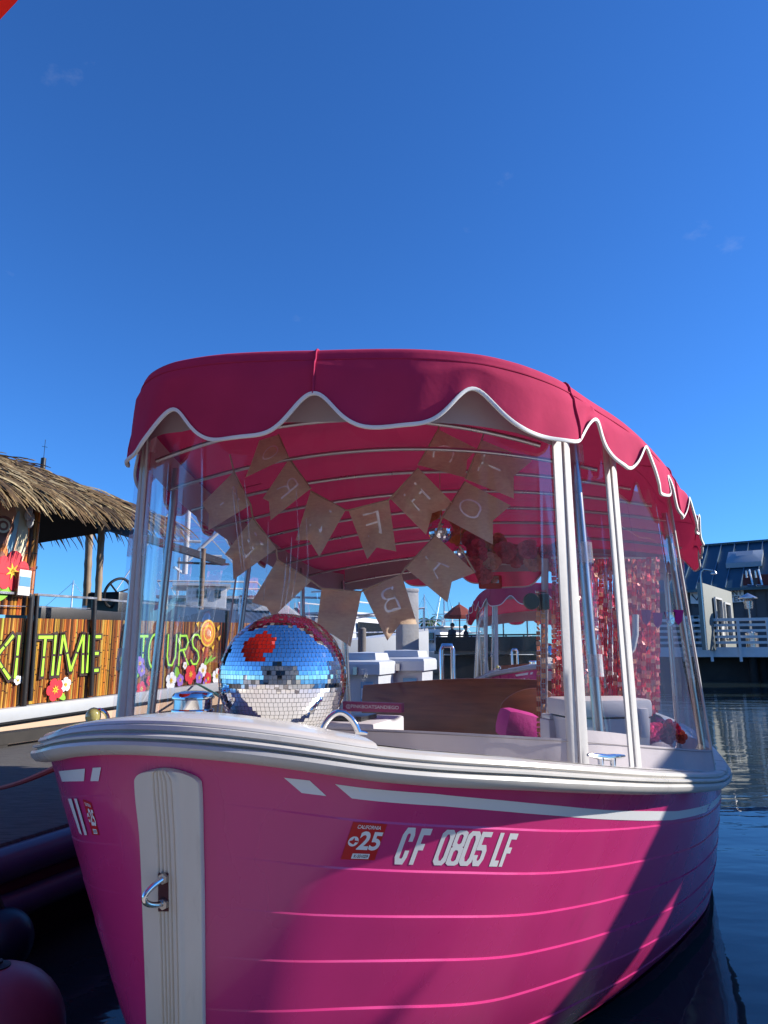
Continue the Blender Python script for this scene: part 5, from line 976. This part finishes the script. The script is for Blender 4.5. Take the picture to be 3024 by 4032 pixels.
dm = MB(); dmb = at(98, 30); dm.tube([dmb, [dmb[0], dmb[1], 9.35], [dmb[0], dmb[1], 9.4]], [.14, .11, .0], 10); dm.tube([[dmb[0], dmb[1], 9.3], [dmb[0], dmb[1], 10.2]], .012, 5); dm.tube([[dmb[0] - .12, dmb[1], 9.9], [dmb[0] + .12, dmb[1], 9.85]], .01, 5)
for z_ in (2.0, 4.5): dm.lathe([(.16, 0), (.17, .03), (.17, .10), (.16, .13)], [dmb[0], dmb[1], z_], 10)
tag(dm.build('dark_mast', 'blackpole'), 'dark furled mast top with an aerial rising over the thatch ridge', 'mast')
# piles
def pile(label, x0, x1, Y, ztop_, mat, square=True, name='dock_pile'):
    a, b = PY(x0, 2569, Y), PY(x1, 2569, Y); w_ = abs(b[0] - a[0]); c = (a + b)/2; m = MB()
    if square:
        m.box([c[0], c[1], ztop_/2 - .25], (w_, w_, ztop_ + .5), (math.cos(.35), math.sin(.35), 0))
        m.box([c[0], c[1], ztop_ + .02], (w_*1.04, w_*1.04, .05), (math.cos(.35), math.sin(.35), 0))
        m.box([c[0], c[1], .35], (w_*1.02, w_*1.02, .5), (math.cos(.35), math.sin(.35), 0))
    else: m.tube([[c[0], c[1], -.4], [c[0], c[1], ztop_*.5], [c[0], c[1], ztop_], [c[0], c[1], ztop_ + .02]], [w_/2, w_*.49, w_*.47, w_*.3], 16)
    return tag(m.build(name, mat, bevel=.015 if square else 0), label, 'pile')
pile('tall square pale concrete pile behind the dock boxes', 1568, 1640, 9.0, 1.75, 'concrete'); pile('dark round timber pile left of the square concrete one', 1408, 1442, 11, 1.36, 'timber', False)
def dock_box(label, x0, x1, yb, Y, h):
    a, b = PY(x0, yb, Y), PY(x1, yb, Y); c = (a + b)/2; c[2] = .42; w_ = b[0] - a[0]; ex = unit([1, -.25, 0]); ey = np.cross(Z3, ex); t = thing('dock_box', c, label, 'dock box', 'white dock boxes')
    m = MB(); q = lambda x, y, z: c + ex*x*w_ + ey*y + Z3*z
    m.grid(np.array([[q(x, y, z) for x, y in ((-.44*k, -.26*k), (.44*k, -.26*k), (.44*k, .26*k), (-.44*k, .26*k))] for k, z in ((.93, 0), (1.0, h), (.9, h))]), wrap=True); m.build('box_body', 'bin', t, ang=30)
    m = MB(); m.grid(np.array([[q(x*k, y*k, z) for x, y in ((-.5, -.32), (.5, -.32), (.5, .32), (-.5, .32))] for k, z in ((.97, h - .03), (1.0, h - .03), (1.0, h + .05), (.96, h + .07), (.72, h + .085), (.66, h + .14), (.001, h + .15))]), wrap=True); m.build('box_lid', 'bin', t, ang=30)
    m = MB(); m.box(q(.2, -.268, h*.62), (.26*w_, .012, .16), ex); lb = m.build('box_label', 'binlabel', t); m = MB(); m.box(q(.14, -.276, h*.60), (.10*w_, .006, .08), ex); m.build('label_print', 'decal', lb)
    m = MB(); m.box(q(0, -.335, h - .0), (.08*w_, .03, .06), ex); m.build('latch', 'steel', t); return t
dock_box('white fibreglass dock box with blue label, right one of the two', 1500, 1700, 2840, 6.6, .46); dock_box('white fibreglass dock box with plain front, left one of the two', 1350, 1535, 2840, 6.1, .44)
slab('cross_dock', 5.55, 7.4, -1.3, .55, .30, .40, 'dock')
# --- terrace pier and restaurant to the right
FD = unit([.82, -.57, 0]); FN = np.array([-.57, -.82, 0]); FN = unit(FN)
B0 = np.array([*PY(2725, 2569, 36)[:2], 0]); bq = lambda k, o, z: B0 + FD*k + FN*o + Z3*z
rest = thing('restaurant_building', bq(4, 0, 1.0), 'grey restaurant building with blue standing-seam metal roof across the water', 'building')
m = MB(); m.prism([bq(-2, 3.0, .9), bq(30, 3.0, .9), bq(30, 3.0, 3.9), bq(-2, 3.0, 3.9)], -FN*8); m.build('wall', 'wallgrey', rest)
m = MB()
for k in np.arange(-2, 30, .45): m.bar(bq(k, 3.02, .95), bq(k, 3.02, 3.85), .05, .03, FD)
m.build('wall_batten', 'wallgrey', rest)
m = MB(); m.prism([bq(-2.4, 3.5, 3.72), bq(30, 3.5, 3.72), bq(30, -.6, 6.25), bq(-2.4, -.6, 6.25)], Z3*.12); rf = m.build('roof', 'roofblue', rest); m = MB(); m.prism([bq(-2.4, -.65, 6.25), bq(30, -.65, 6.25), bq(30, -4.8, 3.72), bq(-2.4, -4.8, 3.72)], Z3*.12); m.build('rear_roof', 'roofblue', rest)
m = MB()
for k in np.arange(-2, 30, .62): m.bar(bq(k, 3.48, 3.87), bq(k, -.55, 6.40), .035, .07, FN)
m.build('roof_seam', 'seam', rf)
m = MB(); m.bar(bq(-2.4, -.62, 6.42), bq(30, -.62, 6.42), .25, .06); m.build('ridge_cap', 'roofblue', rf)
sk = lambda k, u, h: bq(k, 3.5 - 4.1*u, 3.84 + 2.53*u + h)
m = MB(); m.grid(np.array([[sk(2.2, .40, .05), sk(3.7, .40, .05), sk(3.7, .66, .05), sk(2.2, .66, .05)], [sk(2.2, .40, .28), sk(3.7, .40, .28), sk(3.7, .66, .28), sk(2.2, .66, .28)], [sk(2.6, .50, .40), sk(3.3, .50, .40), sk(3.3, .60, .40), sk(2.6, .60, .40)]]), wrap=True); m.add([sk(2.6, .50, .40), sk(3.3, .50, .40), sk(3.3, .60, .40), sk(2.6, .60, .40)], [(0, 1, 2, 3)]); m.build('skylight', 'skylight', rf, ang=30)
def pxplane(x, y, o=3.1): d = ray(x, y); q = bq(0, o, 0); return CAM + d*(((q - CAM) @ FN)/(d @ FN))
def panelpx(name, c, mat, o, par): m = MB(); P = [pxplane(x, y, o) for x, y in c]; m.prism(P, FN*.03); return m.build(name, mat, par, smooth=False)
b1 = panelpx('banner', [(2716, 2322), (2768, 2322), (2768, 2378), (2720, 2377)], 'banner', 3.12, rest); b2 = panelpx('banner', [(2848, 2322), (2926, 2311), (2932, 2370), (2852, 2374)], 'banner', 3.12, rest)
for txt, c in (('RONT', [(2842, 2329), (2922, 2318), (2923, 2341), (2843, 2350)]), ('TEN', [(2872, 2350), (2923, 2345), (2924, 2366), (2873, 2370)])):
    V, Fc = text_mesh(txt, .012); V = V/[V[:, 0].max(), 1]; P = warp(V, c); d = ray(P[:, 0], P[:, 1]); qo = bq(0, 3.165, 0); P3 = CAM + d*(((qo - CAM) @ FN)/(d @ FN))[:, None]; m = MB(); m.add(P3, Fc); m.build('banner_lettering', 'bannerink', b2, smooth=False)
m = MB(); c0 = pxplane(2742, 2350, 3.17); m.tube([c0 + .42*(math.cos(a)*FD + math.sin(a)*Z3) for a in np.linspace(0, 2*math.pi, 29)[:-1]], .018, 5, closed=True); m.tube([c0 + FD*-.2 + Z3*.12, c0 - Z3*.15, c0 + FD*.22 + Z3*.22], .035, 5); m.build('banner_emblem', 'bannerink', b1)
for xa, xb in ((2926, 2952), (2984, 3060)): panelpx('awning', [(xa, 2262), (xb, 2260), (xb, 2304), (xa, 2306)], 'maroon', 3.6, rest)
panelpx('dormer', [(2950, 2246), (2986, 2244), (2986, 2302), (2950, 2304)], 'wallgrey', 3.5, rest)
m = MB()
for x in (2942, 2978): a, b = pxplane(x - 4, 2248, 3.9), pxplane(x + 2, 2304, 3.9); m.tube([a - Z3*.3, a, a + FD*.12 + Z3*.05, b + FD*.2, b], .045, 6)
m.build('awning_arm', 'alu', rest)
# pier
Q0 = np.array([*PY(2725, 2569, 26.0)[:2], 0]); PD = unit([.93, -.37, 0]); PN = unit([-.37, -.93, 0]); pq_ = lambda k, o, z: Q0 + PD*k + PN*o + Z3*z
m = MB(); m.prism([pq_(-9.7, 0, .95), pq_(22, 0, .95), pq_(22, -12, .95), pq_(-9.7, -12, .95)], Z3*.14); tag(m.build('terrace_deck', 'timber'), kind='structure')
m = MB(); m.prism([pq_(-9.7, -.8, -1), pq_(22, -.8, -1), pq_(22, -12, -1), pq_(-9.7, -12, -1)], Z3*1.9); tag(m.build('bank', 'mud'), kind='structure')
rl = thing('pier_railing', pq_(2, .05, 1.0), 'white painted pier railing of horizontal boards along the terrace edge', 'railing')
for z_, h_ in ((2.16, .10), (1.97, .09), (1.77, .09), (1.56, .09), (1.36, .09)):
    m = MB(); m.bar(pq_(-1.5, .06, z_), pq_(14, .06, z_), .03 if z_ < 2.1 else .14, h_); m.build('rail_board', 'pierwhite', rl)
for k in np.arange(-1.2, 14, .92): m = MB(); m.bar(pq_(k, .09, .70), pq_(k, .09, 2.2), .10, .09, PD); m.build('rail_post', 'pierwhite', rl)
m = MB(); m.bar(pq_(-1.5, .04, 1.03), pq_(14, .04, 1.03), .04, .34); m.build('fascia_board', 'pierwhite', rl)
for i, k in enumerate((1.95, 2.3, 6.0, -4, 9.5)):
    m = MB(); p = pq_(k, -.3 - .4*(i % 2), 0); m.tube([[p[0], p[1], -.6], [p[0], p[1], .5], [p[0], p[1], 1.0]], [.15, .145, .14], 12); tag(m.build('pier_pile', 'dockdark'), ['dark timber pile under the white railing, front of a close pair', 'dark timber pile just behind the front one under the railing', 'dark timber pile under the right end of the railing', 'dark timber pile under the terrace, behind the pink boat', 'dark timber pile under the terrace, out at the right edge'][i], 'pile')
# pale entrance shed on the terrace, lamp, heater
sh = thing('terrace_shed', PY(2800, 2569, 25) * [1, 1, 0] + [0, 0, 1.09], 'pale grey wedge-topped entrance shed with door and window on the terrace', 'shed')
a, b = PY(2764, 2294, 24.6), PY(2880, 2330, 28.6); a2, b2_ = a*[1, 1, 0] + [0, 0, 1.1], b*[1, 1, 0] + [0, 0, 1.1]; nS = unit(np.cross(b2_ - a2, Z3)); nS = nS if nS @ (CAM - a) > 0 else -nS
m = MB(); m.prism([a, b, b2_, a2], -nS*.18); m.build('wall', 'lightgrey', sh, bevel=.02)
lp = lambda u, z: a2*(1-u) + b2_*u + Z3*(z - 1.1) + nS*.03
for u0, u1, z0, z1, mt, nm in ((.28, .50, 1.2, 2.95, 'glassd', 'door'), (.60, .80, 1.5, 2.85, 'glassd', 'window')):
    m = MB(); m.prism([lp(u0, z0), lp(u1, z0), lp(u1, z1), lp(u0, z1)], nS*.03); d_ = m.build(nm, mt, sh); m = MB()
    for p_, q_ in ((lp(u0, z0), lp(u0, z1)), (lp(u1, z0), lp(u1, z1)), (lp(u0, z1), lp(u1, z1))): m.bar(p_ + nS*.05, q_ + nS*.05, .07, .07, nS)
    m.build('frame', 'boatwhite', d_)
m = MB(); m.bar(lp(.36, 2.2) + nS*.12, lp(.46, 2.2) + nS*.12, .05, .25, nS); m.box(lp(.4, 1.75) + nS*.1, (.35, .05, .4), b2_ - a2); m.build('notice', 'boatwhite', sh)
lpz = PY(2762, 2300, 24.3); m = MB(); m.tube([lpz*[1, 1, 0] + [0, 0, 1.09], lpz + Z3*.25, lpz + Z3*.42 + FD*.03, lpz + Z3*.50 + FD*.12, lpz + Z3*.44 + FD*.40], .032, 8); m.lathe([(.001, .03), (.04, .02), (.10, -.06), (.10, -.10), (.001, -.09)], lpz + Z3*.42 + FD*.42, 14); tag(m.build('swan_neck_lamp', 'steel'), 'swan-neck lamp post at the left edge of the pale shed', 'lamp')
hp = PY(2966, 2569, 25.5)*[1, 1, 0] + [0, 0, 1.09]; ht = thing('patio_heater', hp, 'mushroom-topped steel patio heater behind the white railing', 'heater')
m = MB(); m.lathe([(.001, 0), (.2, 0), (.2, .6), (.04, .65), (.035, 1.45), (.001, 1.45)], hp, 16); m.build('stand', 'steel', ht); m = MB(); m.lathe([(.001, 1.45), (.13, 1.45), (.15, 1.72), (.10, 1.78)], hp, 16); m.build('burner', 'alu', ht); m = MB(); m.lathe([(.001, 2.02), (.12, 1.95), (.31, 1.84), (.31, 1.81), (.001, 1.84)], hp, 24); m.build('reflector', 'alu', ht)
for i, x in enumerate((2735, 2750)): p = PY(x, 2569, 26.5)*[1, 1, 0] + [0, 0, 1.1]; m = MB(); m.box(p + Z3*1.0, (.38, .4, .5), bevel if False else (1, 0, 0)); m.box(p + Z3*.5, (.3, .3, .7)); tag(m.build('white_chair', 'boatwhite', bevel=.04), ['white chair back above the railing, left of its neighbour', 'white chair back above the railing, next to the pale shed'][i], 'chair')
# terrace people, umbrellas, palm
def umbrella(label, x, Y, z0, H, R2, mat):
    p = PY(x, 2569, Y)*[1, 1, 0] + [0, 0, z0]; t = thing('terrace_umbrella', p, label, 'umbrella', 'terrace umbrellas'); m = MB()
    m.grid(np.array([[p + np.array([r*math.cos(a), r*math.sin(a), z]) for a in np.linspace(0, 2*math.pi, 9)[:-1]] for r, z in ((.03, H), (.45*R2, H - .16), (R2, H - .48), (R2, H - .60))]), wrap=True); m.build('umbrella_canopy', mat, t, smooth=False); m = MB(); m.tube([p, p + Z3*(H + .08)], .03, 8); m.build('umbrella_pole', 'timber', t); return t
umbrella('terracotta terrace umbrella above two seated people', 1812, 30.5, 1.09, 1.95, .66, 'umb'); umbrella('pink-red terrace umbrella behind the second pink boat', 1985, 30, 1.09, 2.0, .9, 'wine'); umbrella('wine-red terrace umbrella at the right of the pink-red one', 2080, 31, 1.09, 1.9, 1.0, 'wine')
def person(label, x, Y, z0, H, yaw, sit=False):
    p = PY(x, 2569, Y)*[1, 1, 0] + [0, 0, z0]; J = {'pel': (0, 0, .52), 'chest': (0, 0, .74), 'neck': (0, 0, .84), 'head': (0, .01, .93), 'sl': (-.11, 0, .80), 'sr': (.11, 0, .80), 'el': (-.14, .02, .62), 'er': (.14, .02, .62), 'hl': (-.12, .10, .50), 'hr': (.12, .10, .50), 'kl': (-.06, .01, .28), 'kr': (.06, .01, .28), 'fl': (-.06, 0, .03), 'fr': (.06, 0, .03), 'tl': (-.06, .07, .015), 'tr': (.06, .07, .015)}
    if sit: J.update(kl=(-.06, .25, .52), kr=(.06, .25, .52), fl=(-.06, .25, .28), fr=(.06, .25, .28), tl=(-.06, .32, .27), tr=(.06, .32, .27))
    rad = dict(pel=.075, chest=.085, neck=.03, head=.06, sl=.04, sr=.04, el=.027, er=.027, hl=.022, hr=.022, kl=.042, kr=.042, fl=.03, fr=.03, tl=.022, tr=.022)
    ks = list(J); E_ = [('pel', 'chest'), ('chest', 'neck'), ('neck', 'head'), ('chest', 'sl'), ('chest', 'sr'), ('sl', 'el'), ('sr', 'er'), ('el', 'hl'), ('er', 'hr'), ('pel', 'kl'), ('pel', 'kr'), ('kl', 'fl'), ('kr', 'fr'), ('fl', 'tl'), ('fr', 'tr')]
    me = bpy.data.meshes.new('person'); cy_, sy_ = math.cos(yaw), math.sin(yaw); me.from_pydata([((v[0]*cy_ - v[1]*sy_)*H, (v[0]*sy_ + v[1]*cy_)*H, v[2]*H) for v in J.values()], [(ks.index(a), ks.index(b)) for a, b in E_], [])
    ob = bpy.data.objects.new('person', me); COL.objects.link(ob); md = ob.modifiers.new('skin', 'SKIN'); 
    if not me.skin_vertices: 
        bm = bmesh.new(); bm.from_mesh(me); bm.verts.layers.skin.verify(); bm.to_mesh(me); bm.free()
    for k_, sv in zip(ks, me.skin_vertices[0].data): sv.radius = (rad[k_]*H, rad[k_]*H); sv.use_root = k_ == 'pel'
    ss = ob.modifiers.new('sub', 'SUBSURF'); ss.levels = 2; ss.render_levels = 2
    dg = bpy.context.evaluated_depsgraph_get(); dg.update(); m2 = bpy.data.meshes.new_from_object(ob.evaluated_get(dg)); bpy.data.objects.remove(ob); m2.name = 'person'
    for mt in ('skin', 'shirt', 'trousers'): m2.materials.append(MT[mt])
    for pl_ in m2.polygons: z_ = pl_.center[2]/H; x_ = abs(pl_.center[0]*cy_ + pl_.center[1]*sy_)/H; pl_.material_index = 0 if z_ > .85 or (x_ > .1 and z_ < .6) else (1 if z_ > .53 else 2); pl_.use_smooth = True
    ob = bpy.data.objects.new('person', m2); COL.objects.link(ob); ob.location = p; WL[ob.name] = np.array(p); tag(ob, label, 'person')
    m = MB(); m.ball(np.array(p) + np.array([-.012*sy_*-1*H, -.015*H*cy_, .945*H]), .063*H, 14); m.build('hair', 'hair', ob); return ob
person('person in a dark shirt seated upright at the terrace edge under the umbrella', 1782, 30, .68, 1.55, 2.2, True); person('person in dark clothes seated at the terrace rail by the second pink boat', 1836, 30.4, .66, 1.5, -2.0, True)
m = MB(); m.box(pq_(-7.5, .1, 1.7), (4.2, .06, .06), PD); m.box(pq_(-7.5, .1, 1.36), (4.2, .04, .56), PD)
for k in np.arange(-9.5, -5.3, .7): m.bar(pq_(k, .1, 1.05), pq_(k, .1, 1.72), .05, .05, PD)
tag(m.build('dark_railing', 'dockdark'), 'dark terrace railing in front of the seated people', 'railing')
pp = PY(1692, 2569, 60)*[1, 1, 0]; pt = thing('palm_tree', pp, 'palm tree on the far shore right of the square pile', 'tree'); m = MB(); m.tube([pp + Z3*z for z in np.linspace(0, 3.6, 6)], [.22, .18, .16, .15, .14, .14], 8); m.build('trunk', 'bark', pt); m = MB()
for i in range(26):
    a = i*2.4; el = RNG.uniform(-.1, 1.0); d = np.array([math.cos(a)*math.cos(el), math.sin(a)*math.cos(el), math.sin(el)]); sd_ = unit(np.cross(d, Z3)); q_ = pp + Z3*3.6; G = []
    for j in range(7): G.append([q_ - sd_*.16*math.sin(.35 + j*.42), q_ + Z3*.03, q_ + sd_*.16*math.sin(.35 + j*.42)]); d = unit(d - Z3*.22); q_ = q_ + d*.26
    m.grid(np.array(G))
m.build('crown', 'palm', pt, smooth=False)
# far shore
m = MB(); xs_ = np.linspace(-160, 160, 120); hh = [1.6 + 1.2*math.sin(x*.11) + .8*math.sin(x*.37 + 1) + RNG.uniform(0, .9) for x in xs_]
m.grid(np.array([[(x, 140, 0) for x in xs_], [(x, 150, h) for x, h in zip(xs_, hh)], [(x, 175, h + 1.2) for x, h in zip(xs_, hh)], [(x, 260, 0) for x in xs_]])); tag(m.build('far_shore', 'shore'), kind='structure')
# cypresses off to the right, seen mirrored in the clear side panels
def cypress(label, x, y, H, R2):
    t = thing('cypress_tree', [x, y, .8], label, 'tree', 'cypress trees'); m = MB(); m.tube([[x, y, .8], [x, y, .8 + H*.5], [x, y, .8 + H*.95]], [.16, .1, .02], 8); m.build('trunk', 'bark', t); m = MB()
    for i in range(2600):
        u = RNG.random()**.9; a = RNG.uniform(0, 6.283); rr = R2*(math.sin(math.pi*min(1, .12 + .86*u))**.8)*(1 - .55*u)*RNG.uniform(.35, 1.05)*(1 + .18*math.sin(a*3 + u*9)); c = np.array([x + rr*math.cos(a), y + rr*math.sin(a), .9 + u*H*.97]); d = unit([math.cos(a)*.5 + RNG.uniform(-.4, .4), math.sin(a)*.5 + RNG.uniform(-.4, .4), 1.2]); s2 = unit(np.cross(d, [RNG.uniform(-1, 1), RNG.uniform(-1, 1), .1])); L_ = RNG.uniform(.2, .45); w_ = RNG.uniform(.05, .1); g = RNG.uniform(.5, 1.4)
        m.add([c - s2*w_, c + s2*w_, c + d*L_ + s2*w_*.2, c + d*L_ - s2*w_*.2], [(0, 1, 2, 3)], col=(.035*g, .055*g, .02*g))
    m.build('crown', 'cypress', t, smooth=False)
cypress('tall dense cypress right of frame, mirrored in the side window', 21, 19.5, 8.5, 1.7); cypress('narrower cypress behind the tall one, mirrored in the side window', 24, 17.0, 10.5, 1.4)
# canvas frame added out of view on the right to shade the after hull
aw = thing('hull_shade_frame', [4.0, 3.3, .4], 'cream canvas windbreak added out of view on the right to shadow the hull', 'shade_caster')
m = MB(); m.box([4.0, 3.45, 2.28], (.02, 3.0, .40)); m.build('shade_strip', 'trim', aw)
for y0, y1 in ((1.95, 2.22), (2.32, 4.95)): m = MB(); m.box([4.0, (y0 + y1)/2, 1.26], (.02, y1 - y0, 1.63)); m.build('shade_panel', 'trim', aw)
for y in (1.97, 2.34, 3.6, 4.93): m = MB(); m.tube([[4.0, y, .4], [4.0, y, 2.52]], .022 if y > 2 else .012, 10); m.build('frame_post', 'alu', aw)
fu = thing('spike_shadow_caster', [3.0, 1.45, .4], 'unseen furled umbrella shape added on the right to throw a spike shadow', 'umbrella')  # added out of view to throw the spike shadow low on the hull
m = MB(); m.lathe([(.001, 2.07), (.012, 2.02), (.03, 1.93), (.05, 1.75), (.07, 1.45), (.085, 1.15), (.05, 1.05), (.001, 1.05)], [3.0, 1.45, 0], 18); m.build('umbrella_canopy', 'red', fu); m = MB(); m.tube([[3.0, 1.45, .4], [3.0, 1.45, 1.1]], .02, 10); m.build('umbrella_pole', 'alu', fu)
m = MB(); m.prism([(2.6, 1.1, .3), (7, 1.1, .3), (7, 5.2, .3), (3.5, 5.2, .3)], (0, 0, .1)); tag(m.build('side_dock', 'dock', bevel=.01), kind='structure')
ki = thing('fill_bounce_kiosk', [-.5, -4.6, .34], 'pale unseen kiosk standing behind the photographer', 'bouncer')  # added behind the camera to bounce fill light onto the bow
slab('rear_dock', -9.5, -3.6, -6, 6, .24, .34, 'pontoon')
m = MB(); m.box([-.3, -4.6, 1.75], (6.5, 1.6, 2.8), (1, .1, 0)); m.build('wall', 'concrete', ki, bevel=.03); m = MB(); m.box([-.3, -4.6, 3.2], (7.1, 2.2, .12), (1, .1, 0)); m.build('roof', 'roofblue', ki, bevel=.02)
for x in (-2.2, .2): m = MB(); m.box([x, -3.78 + .1*x, 1.9], (1.1, .06, .9), (1, .1, 0)); m.build('window', 'glassd', ki, bevel=.01)

bh = thing('reflection_house', [24, 12.5, .8], 'dark red boathouse added out of view to darken the side window reflection', 'building')  # added out of view so the side window reflects something dark
m = MB(); m.prism([(17, 15.5, .4), (22, 9.5, .4), (28, 14, .4), (23, 20, .4)], (0, 0, 3.6)); m.build('wall', 'maroon', bh)
m = MB(); A_1, B_1, C_1, D_1 = [np.array(v, float) for v in ((16.6, 15.6, 4.0), (22.1, 9.1, 4.0), (28.4, 14, 4.0), (23, 20.4, 4.0))]; r0, r1 = (A_1 + D_1)/2 + Z3*1.9, (B_1 + C_1)/2 + Z3*1.9
m.add([A_1, B_1, C_1, D_1, r0, r1], [(0, 1, 5, 4), (2, 3, 4, 5), (0, 4, 3), (1, 2, 5)]); m.build('roof', 'roofblue', bh, smooth=False)
for u in (.2, .5, .8): m = MB(); c_ = np.array([17, 15.5, 2.2])*(1-u) + np.array([22, 9.5, 2.2])*u; m.box(c_, (1.0, .12, 1.2), (5, -6, 0)); m.build('window', 'glassd', bh)
cypress('slim added cypress left of the boathouse, mirrored in the side window', 18, 20.5, 7.5, 1.2); cypress('bushy added cypress right of the boathouse, mirrored in the side window', 27, 8.5, 8, 2.0)  # two more cypresses added to darken the side window reflection
